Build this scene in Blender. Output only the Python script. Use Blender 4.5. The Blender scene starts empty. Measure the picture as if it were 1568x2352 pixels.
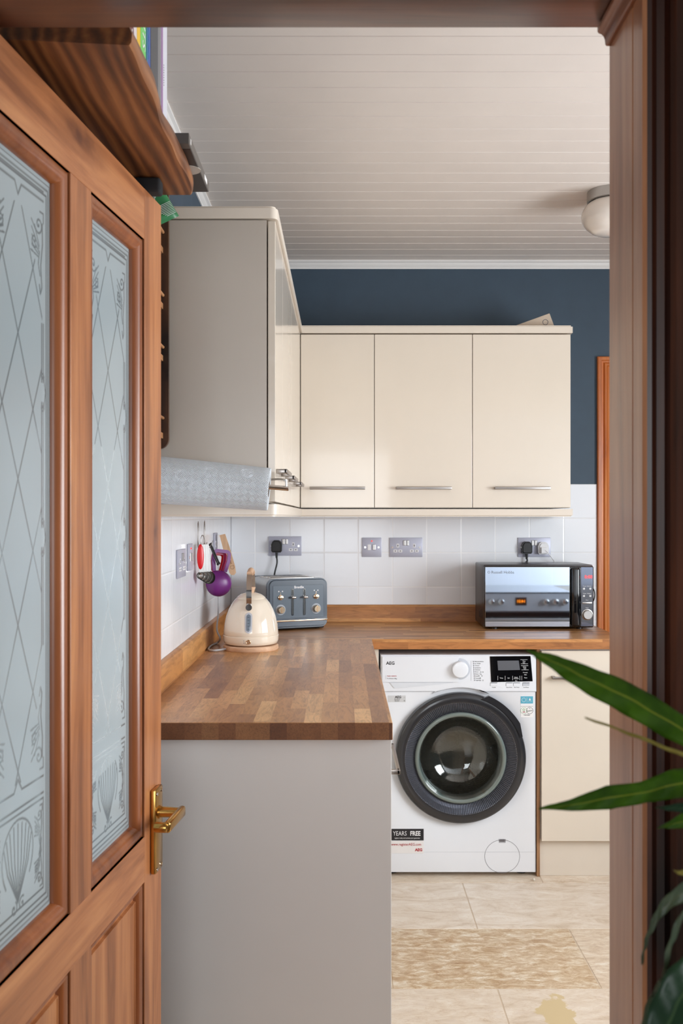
import bpy, bmesh, math, random
import numpy as np
from mathutils import Vector, Matrix
PI = math.pi
SC = bpy.context.scene
COL = SC.collection
E = 1.38                      # eye height
# ------------------------------------------------------------------ camera
cd = bpy.data.cameras.new('camera'); cam = bpy.data.objects.new('camera', cd); COL.objects.link(cam)
cam.location = (0, 0, E); cam.rotation_euler = (PI/2, 0, 0)
cd.sensor_fit = 'HORIZONTAL'; cd.sensor_width = 24.0; cd.lens = 24.0*2200/1568
cd.shift_y = 11/1568.0
cd.clip_start = 0.05
cd.dof.use_dof = True; cd.dof.focus_distance = 3.0; cd.dof.aperture_fstop = 10
SC.camera = cam
SC.view_settings.view_transform = 'Standard'; SC.view_settings.look = 'None'
SC.view_settings.exposure = 0.0; SC.view_settings.gamma = 1.0; SC.view_settings.use_curve_mapping = False
SC.cycles.use_denoising = True
SC.cycles.max_bounces = 10; SC.cycles.diffuse_bounces = 6; SC.cycles.glossy_bounces = 5
SC.cycles.transmission_bounces = 8; SC.cycles.transparent_max_bounces = 12
SC.cycles.sample_clamp_indirect = 6.0
# ------------------------------------------------------------------ light
w = bpy.data.worlds.new('sky'); SC.world = w; w.use_nodes = True
w.node_tree.nodes['Background'].inputs[0].default_value = (0.75, 0.87, 1.0, 1)
w.node_tree.nodes['Background'].inputs[1].default_value = 1.0
def area(name, loc, rot, sx, sy, power, col):
    l = bpy.data.lights.new(name, 'AREA'); l.shape = 'RECTANGLE'; l.size = sx; l.size_y = sy
    l.energy = power; l.color = col
    o = bpy.data.objects.new(name, l); COL.objects.link(o); o.location = loc; o.rotation_euler = rot
    return o
area('window_daylight', (2.33, 2.12, 1.42), (0, PI/2, 0), 0.98, 1.46, 69, (0.93, 0.97, 1.0))
area('hall_fill', (0.0, -2.15, 1.3), (PI/2, 0, 0), 1.4, 1.5, 34, (0.96, 0.98, 1.0))  # fill light added behind the camera, outside the unseen hall's rear opening
# ------------------------------------------------------------------ helpers
def P(px, py, Y): return ((px-784)*Y/2200.0, Y, E-(py-1187)*Y/2200.0)
class B:
    def __init__(s): s.bm = bmesh.new()
    def box(s, x0, x1, y0, y1, z0, z1, bev=0, seg=2):
        t = bmesh.new()
        bmesh.ops.create_cube(t, size=1)
        for v in t.verts:
            v.co = ((x0+x1)/2+v.co.x*(x1-x0), (y0+y1)/2+v.co.y*(y1-y0), (z0+z1)/2+v.co.z*(z1-z0))
        if bev: bmesh.ops.bevel(t, geom=t.edges[:], offset=bev, segments=seg, profile=0.5, affect='EDGES', clamp_overlap=True)
        s._merge(t); return s
    def _merge(s, t, M=None):
        if M is not None: bmesh.ops.transform(t, matrix=M, verts=t.verts)
        m = bpy.data.meshes.new('t'); t.to_mesh(m); t.free(); s.bm.from_mesh(m); bpy.data.meshes.remove(m)
    def merge(s, o, M=None): s._merge(o.bm, M); return s
    def xf(s, M): bmesh.ops.transform(s.bm, matrix=M, verts=s.bm.verts); return s
    def cyl(s, p0, p1, r0, r1=None, seg=24, bev=0):
        if r1 is None: r1 = r0
        p0 = Vector(p0); p1 = Vector(p1); d = p1-p0
        t = bmesh.new()
        bmesh.ops.create_cone(t, cap_ends=True, segments=seg, radius1=r0, radius2=r1, depth=d.length)
        if bev:
            ed = [e for e in t.edges if len(e.link_faces) == 2 and any(len(f.verts) > 4 for f in e.link_faces)]
            bmesh.ops.bevel(t, geom=ed, offset=bev, segments=2, profile=0.5, affect='EDGES')
        q = Vector((0, 0, 1)).rotation_difference(d.normalized())
        s._merge(t, Matrix.Translation((p0+p1)/2) @ q.to_matrix().to_4x4()); return s
    def tube(s, pts, r, seg=8, closed=False, taper=None):
        pts = [Vector(p) for p in pts]; n = len(pts); rings = []
        up = Vector((0.123, 0.31, 0.94)).normalized()
        for i, p in enumerate(pts):
            if closed: t = pts[(i+1) % n]-pts[i-1]
            else: t = pts[min(i+1, n-1)]-pts[max(i-1, 0)]
            t.normalize()
            a = t.cross(up)
            if a.length < 1e-4: a = t.cross(Vector((1, 0, 0)))
            a.normalize(); b = t.cross(a); up = a.cross(t)
            rr = r if taper is None else r*taper(i/(n-1))
            rings.append([s.bm.verts.new(p+a*rr*math.cos(2*PI*k/seg)+b*rr*math.sin(2*PI*k/seg)) for k in range(seg)])
        m = n if closed else n-1
        for i in range(m):
            A = rings[i]; C = rings[(i+1) % n]
            for k in range(seg): s.bm.faces.new((A[k], A[(k+1) % seg], C[(k+1) % seg], C[k]))
        if not closed:
            s.bm.faces.new(rings[0][::-1]); s.bm.faces.new(rings[-1])
        return s
    def lathe(s, prof, seg=48, M=None, cap=False):     # prof (r, z), axis z
        t = bmesh.new(); rings = []
        for r, z in prof:
            if r < 1e-6: rings.append([t.verts.new((0, 0, z))])
            else: rings.append([t.verts.new((r*math.cos(2*PI*k/seg), r*math.sin(2*PI*k/seg), z)) for k in range(seg)])
        for A, C in zip(rings, rings[1:]):
            for k in range(seg):
                k2 = (k+1) % seg
                if len(A) == 1 and len(C) == 1: break
                if len(A) == 1: t.faces.new((A[0], C[k2], C[k]))
                elif len(C) == 1: t.faces.new((A[k], A[k2], C[0]))
                else: t.faces.new((A[k], A[k2], C[k2], C[k]))
        bmesh.ops.recalc_face_normals(t, faces=t.faces)
        s._merge(t, M); return s
    def prism(s, poly, h0, h1, axis='z'):    # poly list of 2D; axis order: z->(x,y), y->(x,z), x->(y,z)
        def c(a, b, h): return {'z': (a, b, h), 'y': (a, h, b), 'x': (h, a, b)}[axis]
        t = bmesh.new()
        A = [t.verts.new(c(a, b, h0)) for a, b in poly]; C = [t.verts.new(c(a, b, h1)) for a, b in poly]
        n = len(poly)
        for i in range(n): t.faces.new((A[i], A[(i+1) % n], C[(i+1) % n], C[i]))
        t.faces.new(A[::-1]); t.faces.new(C)
        bmesh.ops.recalc_face_normals(t, faces=t.faces)
        s._merge(t); return s
    def frame(s, x0, x1, z0, z1, prof):   # mitred moulding loop in XZ plane; prof (inset, y)
        t = bmesh.new(); loops = []
        for i, y in prof:
            loops.append([t.verts.new(p) for p in ((x0+i, y, z0+i), (x1-i, y, z0+i), (x1-i, y, z1-i), (x0+i, y, z1-i))])
        for A, C in zip(loops, loops[1:]):
            for k in range(4): t.faces.new((A[k], A[(k+1) % 4], C[(k+1) % 4], C[k]))
        s._merge(t); return s
    def text(s, body, size, M, ext=0.0002, ax='CENTER', bold=0.0, sx=1.0):
        c = bpy.data.curves.new('t', 'FONT'); c.body = body; c.size = size; c.extrude = ext; c.align_x = ax; c.align_y = 'CENTER'
        c.offset = bold; c.resolution_u = 2
        o = bpy.data.objects.new('t', c); COL.objects.link(o)
        dg = bpy.context.evaluated_depsgraph_get(); m = bpy.data.meshes.new_from_object(o.evaluated_get(dg))
        m.transform(M @ Matrix.Diagonal((sx, 1, 1, 1)))
        s.bm.from_mesh(m); bpy.data.meshes.remove(m); bpy.data.objects.remove(o); bpy.data.curves.remove(c)
        return s
    def build(s, name, mat, parent=None, smooth=None, off=None, label=None):
        if off is True: off = parent.location.copy()
        if off is not None: bmesh.ops.translate(s.bm, vec=-Vector(off), verts=s.bm.verts)
        m = bpy.data.meshes.new(name); s.bm.to_mesh(m); s.bm.free()
        if isinstance(mat, (list, tuple)):
            for q in mat: m.materials.append(q)
        else: m.materials.append(mat)
        o = bpy.data.objects.new(name, m); COL.objects.link(o)
        if parent: o.parent = parent
        if smooth is not None:
            m.polygons.foreach_set('use_smooth', [True]*len(m.polygons))
            bm = bmesh.new(); bm.from_mesh(m)
            for e in bm.edges:
                if len(e.link_faces) == 2 and e.calc_face_angle(0) > math.radians(smooth): e.smooth = False
            bm.to_mesh(m); bm.free()
        if label: o['label'] = label
        return o
FY = Matrix.Rotation(PI/2, 4, 'X')          # text in XY -> facing -Y, upright
def TY(x, y, z, rot=0.0): return Matrix.Translation((x, y, z)) @ FY @ Matrix.Rotation(rot, 4, 'Z')
def tag(o, label, cat, group=None, kind=None):
    o['label'] = label; o['category'] = cat
    if group: o['group'] = group
    if kind: o['kind'] = kind
    return o
def struct(o): o['kind'] = 'structure'; return o
def thing(name, loc, rz=0, label=None, cat=None, group=None):
    o = bpy.data.objects.new(name, None); COL.objects.link(o); o.location = loc; o.rotation_euler = (0, 0, rz)
    o.empty_display_size = 0.05
    if label: tag(o, label, cat, group)
    return o
def copy_tree(o, parent=None):
    c = o.copy(); COL.objects.link(c)
    c.parent = parent
    for ch in [x for x in COL.objects if x.parent == o]: copy_tree(ch, c)
    return c
def bez(pts, n=8):      # Catmull-Rom through pts
    pts = [Vector(p) for p in pts]; out = []
    q = [2*pts[0]-pts[1]]+pts+[2*pts[-1]-pts[-2]]
    for i in range(1, len(q)-2):
        for k in range(n):
            t = k/n; a, b, c, d = q[i-1], q[i], q[i+1], q[i+2]
            out.append(0.5*((2*b)+(c-a)*t+(2*a-5*b+4*c-d)*t*t+(3*b-a-3*c+d)*t**3))
    out.append(pts[-1]); return out
# ------------------------------------------------------------------ materials
def srgb(r, g, b):
    f = lambda c: (c/255/12.92 if c <= 10 else ((c/255+0.055)/1.055)**2.4)
    return (f(r), f(g), f(b), 1)
class N:
    def __init__(s, name):
        s.m = bpy.data.materials.new(name); s.m.use_nodes = True; s.t = s.m.node_tree
        s.p = s.t.nodes['Principled BSDF']; s.out = s.t.nodes['Material Output']
    def n(s, typ, **kw):
        x = s.t.nodes.new(typ)
        for k, v in kw.items(): setattr(x, k, v)
        return x
    def l(s, a, b): s.t.links.new(a, b)
    def setp(s, **kw):
        for k, v in kw.items(): s.p.inputs[k.replace('_', ' ')].default_value = v
    def n_color(s, sc):
        x = s.n('ShaderNodeTexNoise'); s.l(s.coord((sc, sc*2, sc)), x.inputs['Vector']); x.inputs['Detail'].default_value = 3
        v = s.n('ShaderNodeVectorMath', operation='SCALE'); s.l(x.outputs['Color'], v.inputs[0]); v.inputs['Scale'].default_value = 14; return v.outputs[0]
    def math(s, op, a, b=None, c=None):
        x = s.n('ShaderNodeMath', operation=op)
        for i, v in enumerate((a, b, c)):
            if v is None: continue
            if isinstance(v, (int, float)): x.inputs[i].default_value = v
            else: s.l(v, x.inputs[i])
        return x.outputs[0]
    def coord(s, scale=(1, 1, 1), kind='Object', loc=(0, 0, 0), rot=(0, 0, 0)):
        tc = s.n('ShaderNodeTexCoord'); mp = s.n('ShaderNodeMapping'); s.l(tc.outputs[kind], mp.inputs[0])
        mp.inputs['Scale'].default_value = scale; mp.inputs['Location'].default_value = loc; mp.inputs['Rotation'].default_value = rot
        return mp.outputs[0]
    def noise(s, vec, scale=1, detail=4, rough=0.55, dist=0):
        x = s.n('ShaderNodeTexNoise'); s.l(vec, x.inputs['Vector']); x.inputs['Scale'].default_value = scale
        x.inputs['Detail'].default_value = detail; x.inputs['Roughness'].default_value = rough; x.inputs['Distortion'].default_value = dist
        return x.outputs[0]
    def ramp(s, fac, stops):
        x = s.n('ShaderNodeValToRGB'); s.l(fac, x.inputs[0]); r = x.color_ramp
        while len(r.elements) < len(stops): r.elements.new(0.5)
        for e, (p, c) in zip(r.elements, stops): e.position = p; e.color = c if len(c) == 4 else (*c, 1)
        return x.outputs[0]
    def mix(s, fac, a, b, mode='MIX'):
        x = s.n('ShaderNodeMix', data_type='RGBA', blend_type=mode)
        for i, v in ((0, fac), (6, a), (7, b)):
            if isinstance(v, (int, float)): x.inputs[i].default_value = v
            elif isinstance(v, tuple): x.inputs[i].default_value = v
            else: s.l(v, x.inputs[i])
        return x.outputs[2]
    def bump(s, h, strength=0.2, dist=0.002):
        x = s.n('ShaderNodeBump'); s.l(h, x.inputs['Height']); x.inputs['Strength'].default_value = strength; x.inputs['Distance'].default_value = dist
        s.l(x.outputs[0], s.p.inputs['Normal']); return x
def plain(name, c, rough=0.5, metal=0.0, coat=0.0, noise=0.03, spec=0.5, emis=None, es=0, bump=0, scale=6):
    a = N(name); a.setp(Roughness=rough, Metallic=metal, Coat_Weight=coat, Specular_IOR_Level=spec, Coat_Roughness=0.05)
    v = a.noise(a.coord(), scale, 3)
    lo = tuple(x*(1-noise) for x in c[:3])+(1,); hi = tuple(min(1, x*(1+noise)) for x in c[:3])+(1,)
    a.l(a.ramp(v, [(0.3, lo), (0.7, hi)]), a.p.inputs['Base Color'])
    if bump: a.bump(a.noise(a.coord(), 60, 3), bump, 0.001)
    if emis: a.setp(Emission_Color=emis, Emission_Strength=es)
    return a.m
def wood(name, dark, mid, light, axis=2, rough=0.4, coat=0.3, freq=14, fine=90, knots=True, ringy=0.0, bump=0.15, contrast=1.0, knotc=None):
    a = N(name); a.setp(Roughness=rough, Coat_Weight=coat, Coat_Roughness=0.25)
    sc = [freq]*3; sc[axis] = freq*0.09
    v1 = a.noise(a.coord(tuple(sc)), 1, 5, 0.6, 1.2)
    sf = [fine]*3; sf[axis] = fine*0.03
    v2 = a.noise(a.coord(tuple(sf)), 1, 3, 0.6, 0.3)
    f = a.math('ADD', a.math('MULTIPLY', v1, 0.75), a.math('MULTIPLY', v2, 0.25))
    if ringy:
        wv = a.n('ShaderNodeTexWave', wave_type='BANDS', bands_direction=['Y', 'X', 'X'][axis])
        sw = [1.0]*3; sw[axis] = 0.16
        a.l(a.coord(tuple(sw)), wv.inputs[0]); wv.inputs['Scale'].default_value = ringy; wv.inputs['Distortion'].default_value = 9
        wv.inputs['Detail'].default_value = 1.5; wv.inputs['Detail Scale'].default_value = 0.9
        f = a.math('ADD', a.math('MULTIPLY', f, 0.6), a.math('ADD', 0.09, a.math('MULTIPLY', wv.outputs['Fac'], 0.17)))
    col = a.ramp(f, [(0.5-0.16/contrast, dark), (0.5, mid), (0.5+0.16/contrast, light)])
    if knots:
        sk = [9.0]*3; sk[axis] = 2.6
        vo = a.n('ShaderNodeTexVoronoi'); a.l(a.coord(tuple(sk)), vo.inputs['Vector']); vo.inputs['Scale'].default_value = 0.8
        nn = a.noise(a.coord((30, 30, 30)), 1, 2)
        d = a.math('ADD', vo.outputs['Distance'], a.math('MULTIPLY', a.math('SUBTRACT', nn, 0.5), 0.12))
        k = a.ramp(d, [(0.10, (0.85, 0.85, 0.85, 1)), (0.17, (0.3, 0.3, 0.3, 1)), (0.30, (0, 0, 0, 1))])
        col = a.mix(k, col, knotc or tuple(c*0.35 for c in dark[:3])+(1,))
    a.l(col, a.p.inputs['Base Color'])
    if bump: a.bump(v2, bump, 0.001)
    return a.m
def butcher(name, axis, rough=0.38, ww=0.0385, ll=0.24, tone=(1, 1, 1), gs=1.0, wavy=2.2, zm=1.0):
    # oak staves: long axis 0 = x, 1 = y
    a = N(name); tc = a.n('ShaderNodeTexCoord'); sp = a.n('ShaderNodeSeparateXYZ'); a.l(tc.outputs['Object'], sp.inputs[0])
    L = sp.outputs[axis]; W = sp.outputs[1-axis]; Z = sp.outputs[2]
    W2 = a.math('ADD', W, a.math('MULTIPLY', Z, zm))
    row = a.math('FLOOR', a.math('DIVIDE', W2, ww))
    wn = a.n('ShaderNodeTexWhiteNoise', noise_dimensions='1D'); a.l(row, wn.inputs['W'])
    v = a.math('ADD', a.math('DIVIDE', L, ll), a.math('MULTIPLY', wn.outputs[0], 7.0))
    colf = a.math('FLOOR', v)
    cx = a.n('ShaderNodeCombineXYZ'); a.l(row, cx.inputs[0]); a.l(colf, cx.inputs[1])
    w2 = a.n('ShaderNodeTexWhiteNoise', noise_dimensions='2D'); a.l(cx.outputs[0], w2.inputs['Vector'])
    r = w2.outputs['Value']; T_ = lambda *c: tuple(x*t for x, t in zip(srgb(*c), tone))+(1,)
    base = a.ramp(r, [(0.0, T_(138, 96, 60)), (0.2, T_(162, 117, 76)), (0.5, T_(175, 130, 86)), (0.8, T_(187, 143, 98)), (1.0, T_(205, 166, 120))])
    # grain, shifted per stave
    ad = a.n('ShaderNodeVectorMath', operation='MULTIPLY_ADD'); a.l(w2.outputs['Color'], ad.inputs[0]); ad.inputs[1].default_value = (9, 9, 9); a.l(tc.outputs['Object'], ad.inputs[2])
    mp = a.n('ShaderNodeMapping'); a.l(ad.outputs[0], mp.inputs[0]); s3 = [60*gs]*3; s3[axis] = 9*gs; mp.inputs['Scale'].default_value = s3
    g = a.noise(mp.outputs[0], 1, 4, 0.65, wavy)
    gr = a.ramp(g, [(0.34, (0.60, 0.55, 0.50, 1)), (0.54, (1, 1, 1, 1)), (0.75, (1.10, 1.08, 1.04, 1))])
    c = a.mix(0.8, base, gr, 'MULTIPLY')
    mp2 = a.n('ShaderNodeMapping'); a.l(ad.outputs[0], mp2.inputs[0]); s4 = [7, 7, 7]; s4[axis] = 2.5; mp2.inputs['Scale'].default_value = s4
    g2 = a.noise(mp2.outputs[0], 1, 3, 0.6, 1.0)
    c = a.mix(1.0, c, a.ramp(g2, [(0.35, (0.80, 0.76, 0.72, 1)), (0.6, (1, 1, 1, 1))]), 'MULTIPLY')
    a.l(c, a.p.inputs['Base Color']); a.setp(Roughness=rough, Coat_Weight=0.15, Coat_Roughness=0.3)
    a.bump(g, 0.08, 0.0006)
    return a.m
def tiled(name, axis, off, c=(240, 243, 248)):
    # painted 152 mm square wall tiles; axis 0: along x, 1: along y
    a = N(name); g = a.n('ShaderNodeNewGeometry'); sp = a.n('ShaderNodeSeparateXYZ'); a.l(g.outputs['Position'], sp.inputs[0])
    def dist(o, offs):
        u = a.math('DIVIDE', a.math('SUBTRACT', o, offs), 0.1525)
        f = a.math('ABSOLUTE', a.math('SUBTRACT', a.math('FRACT', a.math('ADD', u, 0.5)), 0.5))
        return a.math('MULTIPLY', f, 0.1525), a.math('FLOOR', u)
    d1, i1 = dist(sp.outputs[axis], off); d2, i2 = dist(sp.outputs[2], E+0.1453-0.1525*20)
    d = a.math('MINIMUM', d1, d2)
    n = a.noise(a.coord((1, 1, 1)), 30, 3, 0.5, 0.4)
    cx = a.n('ShaderNodeCombineXYZ'); a.l(i1, cx.inputs[0]); a.l(i2, cx.inputs[1])
    wn = a.n('ShaderNodeTexWhiteNoise', noise_dimensions='2D'); a.l(cx.outputs[0], wn.inputs['Vector'])
    body = a.ramp(wn.outputs['Value'], [(0, srgb(*[x-5 for x in c])), (1, srgb(*[min(255, x+3) for x in c]))])
    line = a.ramp(d, [(0.0, srgb(252, 252, 252)), (0.0014, srgb(250, 250, 250)), (0.0022, srgb(196, 196, 196)), (0.0034, srgb(*c))])
    msk = a.ramp(d, [(0.0026, (1, 1, 1, 1)), (0.0036, (0, 0, 0, 1))])
    a.l(a.mix(msk, body, line), a.p.inputs['Base Color'])
    h = a.ramp(d, [(0.0, (0, 0, 0, 1)), (0.004, (1, 1, 1, 1))])
    n2 = a.noise(a.coord((1, 1, 1)), 9, 2)
    hh = a.math('ADD', a.math('MULTIPLY', h, 0.8), a.math('ADD', a.math('MULTIPLY', n, 0.25), a.math('MULTIPLY', n2, 0.6)))
    a.bump(hh, 0.35, 0.002); a.setp(Roughness=0.16, Specular_IOR_Level=0.5)
    return a.m
M_ = {}
M_['door_v'] = wood('pine_stile', srgb(128, 74, 40), srgb(172, 108, 64), srgb(198, 134, 84), 2, 0.42, 0.25, knotc=srgb(80, 42, 30))
M_['door_h'] = wood('pine_rail', srgb(128, 74, 40), srgb(172, 108, 64), srgb(198, 134, 84), 0, 0.42, 0.25, knotc=srgb(80, 42, 30))
M_['door_m'] = wood('pine_moulding', srgb(112, 58, 28), srgb(140, 78, 40), srgb(158, 92, 50), 2, 0.35, 0.4, knots=False)
M_['jamb_v'] = wood('jamb_varnished', srgb(150, 98, 66), srgb(182, 126, 90), srgb(204, 150, 112), 2, 0.3, 0.4, knots=True)  # lit copy of the frame timber, grazing kitchen sheen put into the colour
M_['arch_shaded'] = wood('architrave_shaded', srgb(22, 8, 4), srgb(50, 20, 9), srgb(92, 44, 20), 2, 0.4, 0.15, freq=9, knots=True)  # shaded copy of the frame timber, unlit hall's darkness put into the colour
M_['jamb_h'] = wood('lintel_varnished', srgb(62, 30, 14), srgb(92, 50, 26), srgb(112, 66, 38), 0, 0.3, 0.5)
M_['plank'] = wood('stained_plank', srgb(70, 36, 16), srgb(124, 72, 34), srgb(172, 112, 62), 1, 0.45, 0.2, freq=16, ringy=16.0, bump=0.25, fine=140)
M_['rack'] = wood('dark_stained_rack', srgb(44, 26, 16), srgb(74, 46, 28), srgb(98, 64, 40), 2, 0.45, 0.2)
M_['dowel'] = wood('light_dowel', srgb(140, 96, 62), srgb(170, 120, 80), srgb(190, 140, 98), 1, 0.5, 0.1, knots=False)
M_['pine_or'] = wood('orange_pine', srgb(150, 72, 22), srgb(190, 102, 38), srgb(212, 128, 56), 2, 0.3, 0.5, knots=True, knotc=srgb(70, 34, 20))
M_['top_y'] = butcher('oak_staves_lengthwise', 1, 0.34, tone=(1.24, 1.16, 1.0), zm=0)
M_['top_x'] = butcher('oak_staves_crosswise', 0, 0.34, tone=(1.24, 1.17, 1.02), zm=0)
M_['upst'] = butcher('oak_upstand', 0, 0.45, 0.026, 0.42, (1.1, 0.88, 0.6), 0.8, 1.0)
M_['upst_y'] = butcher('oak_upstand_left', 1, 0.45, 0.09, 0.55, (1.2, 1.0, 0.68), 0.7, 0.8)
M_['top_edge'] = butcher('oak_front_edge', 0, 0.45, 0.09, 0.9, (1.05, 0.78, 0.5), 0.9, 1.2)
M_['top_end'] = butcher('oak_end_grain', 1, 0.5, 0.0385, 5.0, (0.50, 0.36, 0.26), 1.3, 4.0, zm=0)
M_['tile_b'] = tiled('wall_tiles_back', 0, -0.2306)
M_['tile_l'] = tiled('wall_tiles_left', 1, 2.783, (242, 245, 250))
M_['tile_f'] = tiled('wall_tiles_front', 0, 0.1, (242, 245, 250))
M_['blue'] = plain('navy_emulsion', srgb(58, 76, 92), 0.6, noise=0.05, bump=0.12, scale=14)
M_['white_paint'] = plain('white_gloss_paint', srgb(232, 230, 228), 0.4, noise=0.02)
M_['ceil'] = plain('ceiling_paint', srgb(222, 213, 206), 0.45, noise=0.02, bump=0.08)
M_['hallw'] = plain('hall_wall_paint', srgb(190, 182, 170), 0.8)
M_['cream'] = plain('cream_gloss_door', srgb(226, 215, 200), 0.16, noise=0.01, coat=0.3)
M_['creamm'] = plain('cream_trim', srgb(226, 215, 201), 0.3, noise=0.015)
M_['grey_end'] = plain('satin_end_panel', srgb(200, 191, 180), 0.28, noise=0.015)
M_['white_end'] = plain('white_end_panel', srgb(222, 218, 214), 0.35, noise=0.02, scale=3)
M_['dark_gap'] = plain('dark_gap', srgb(52, 40, 34), 0.8)
M_['steel'] = plain('brushed_steel', srgb(186, 184, 182), 0.32, 1.0, noise=0.06)
M_['plate'] = plain('satin_steel_plate', srgb(186, 188, 204), 0.42, 0.25, noise=0.05)
M_['chrome'] = plain('polished_chrome', srgb(215, 213, 210), 0.08, 1.0)
M_['handle'] = plain('nickel_handle', srgb(168, 162, 158), 0.3, 1.0)
M_['brass'] = plain('polished_brass', srgb(205, 160, 88), 0.2, 1.0, noise=0.08, scale=20)
M_['black'] = plain('black_plastic', srgb(22, 22, 24), 0.4)
M_['blackgl'] = plain('black_gloss', srgb(12, 13, 16), 0.06, coat=0.5)
M_['foam'] = plain('black_foam', srgb(30, 30, 32), 0.9, bump=0.3)
M_['white'] = plain('white_plastic', srgb(236, 236, 238), 0.3)
M_['wm'] = plain('white_enamel', srgb(233, 236, 242), 0.22, coat=0.2, noise=0.008)
M_['wmgrey'] = plain('pale_grey_plastic', srgb(196, 200, 208), 0.3)
M_['ring'] = plain('dark_grey_gloss', srgb(40, 41, 45), 0.22, coat=0.4)
M_['ribs'] = plain('ribbed_dark', srgb(128, 130, 138), 0.24, 0.7)
M_['sidew'] = wood('side_panel_wood', srgb(120, 84, 56), srgb(160, 118, 82), srgb(182, 140, 104), 2, 0.6, 0.0, knots=False)
M_['ink'] = plain('ink_black', srgb(30, 30, 34), 0.5)
M_['inkred'] = plain('ink_red', srgb(176, 42, 52), 0.5)
M_['inkgrey'] = plain('ink_grey', srgb(120, 120, 128), 0.5)
M_['inkwhite'] = plain('ink_white', srgb(235, 235, 238), 0.5)
M_['paper'] = plain('white_sticker', srgb(238, 236, 236), 0.5)
M_['teal'] = plain('teal_sticker', srgb(92, 172, 196), 0.4)
M_['green_ink'] = plain('green_ink', srgb(100, 160, 70), 0.5)
M_['kettle'] = plain('cream_kettle_enamel', srgb(240, 228, 210), 0.1, coat=0.6, noise=0.006)
M_['beech'] = wood('pale_beech', srgb(200, 160, 128), srgb(220, 182, 150), srgb(232, 198, 168), 0, 0.5, 0.0, knots=False, bump=0.05)
M_['beech_z'] = wood('beech_spatula', srgb(196, 158, 122), srgb(216, 180, 146), srgb(228, 196, 164), 2, 0.5, 0.0, knots=False, bump=0.05)
M_['toast'] = plain('slate_blue_enamel', srgb(72, 84, 98), 0.25, coat=0.4, noise=0.02)
M_['rose'] = plain('champagne_metal', srgb(226, 200, 170), 0.15, 1.0)
M_['purple'] = plain('purple_plastic', srgb(110, 36, 120), 0.35)
M_['magenta'] = plain('magenta_plastic', srgb(170, 14, 80), 0.35)
M_['red'] = plain('red_plastic', srgb(214, 16, 28), 0.3)
M_['cord'] = plain('grey_cord', srgb(190, 192, 196), 0.5)
M_['mirror'] = plain('mirror_dark_chrome', srgb(196, 210, 228), 0.03, 1.0, noise=0.01)
M_['mwbody'] = plain('dark_steel_case', srgb(70, 68, 70), 0.3, 0.7)
M_['opal'] = plain('opal_glass', srgb(228, 220, 212), 0.15, coat=0.5, noise=0.01)
M_['greenbag'] = plain('green_foil', srgb(40, 120, 70), 0.35, noise=0.25, scale=30)
M_['stone_w'] = plain('kibble', srgb(225, 215, 200), 0.8)
M_['led_red'] = plain('led_red', srgb(255, 60, 50), 0.4, emis=srgb(255, 50, 45), es=1.3)
M_['led_or'] = plain('led_amber', srgb(255, 140, 20), 0.4, emis=srgb(255, 130, 10), es=2.2)
M_['terracotta'] = plain('glazed_pot', srgb(120, 110, 100), 0.5)
M_['soil'] = plain('potting_soil', srgb(50, 38, 28), 0.95, bump=0.6)
M_['stem'] = plain('plant_stem', srgb(120, 122, 50), 0.5)
M_['drystem'] = plain('dry_stem', srgb(140, 130, 60), 0.5)
def leafmat(name, c1, c2, c3):
    a = N(name); v = a.noise(a.coord((40, 40, 40)), 1, 3)
    uv = a.n('ShaderNodeAttribute', attribute_name='across')
    st = a.math('SINE', a.math('MULTIPLY', uv.outputs['Fac'], 60.0))
    f = a.math('ADD', a.math('MULTIPLY', v, 0.6), a.math('MULTIPLY', st, 0.10))
    col = a.ramp(f, [(0.2, c1), (0.5, c2)])
    mid = a.ramp(a.math('ABSOLUTE', uv.outputs['Fac']), [(0.03, (1, 1, 1, 1)), (0.09, (0, 0, 0, 1))])
    a.l(a.mix(a.math('MULTIPLY', mid, 0.6), col, c3), a.p.inputs['Base Color']); a.setp(Roughness=0.35)
    a.p.inputs['Subsurface Weight'].default_value = 0.0
    tr = a.n('ShaderNodeBsdfTranslucent'); tr.inputs[0].default_value = (c2[0]*1.2, c2[1]*1.4, c2[2]*0.6, 1)
    mx = a.n('ShaderNodeMixShader'); mx.inputs[0].default_value = 0.35; a.l(a.p.outputs[0], mx.inputs[1]); a.l(tr.outputs[0], mx.inputs[2])
    a.l(mx.outputs[0], a.out.inputs[0]); return a.m
M_['leaf'] = leafmat('leaf_green', srgb(44, 80, 16), srgb(92, 138, 30), srgb(165, 175, 60))
M_['leafd'] = leafmat('leaf_blue_green', srgb(30, 62, 44), srgb(54, 92, 62), srgb(90, 120, 80))
M_['leafg'] = leafmat('leaf_grey_green', srgb(86, 104, 88), srgb(124, 140, 116), srgb(140, 140, 110))
def glass(name, col=(1, 1, 1, 1), rough=0.0, ior=1.45):
    a = N(name); a.setp(Base_Color=col, Roughness=rough, Transmission_Weight=1.0, IOR=ior); return a.m
def thin_glass():
    a = N('clear_glass'); tp = a.n('ShaderNodeBsdfTransparent'); tp.inputs[0].default_value = (0.90, 0.94, 0.93, 1)
    g = a.n('ShaderNodeBsdfGlossy'); g.inputs['Roughness'].default_value = 0.015
    f = a.n('ShaderNodeFresnel'); f.inputs[0].default_value = 1.75; mx = a.n('ShaderNodeMixShader')
    a.l(f.outputs[0], mx.inputs[0]); a.l(tp.outputs[0], mx.inputs[1]); a.l(g.outputs[0], mx.inputs[2]); a.l(mx.outputs[0], a.out.inputs[0]); return a.m
M_['glass'] = thin_glass()
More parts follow.
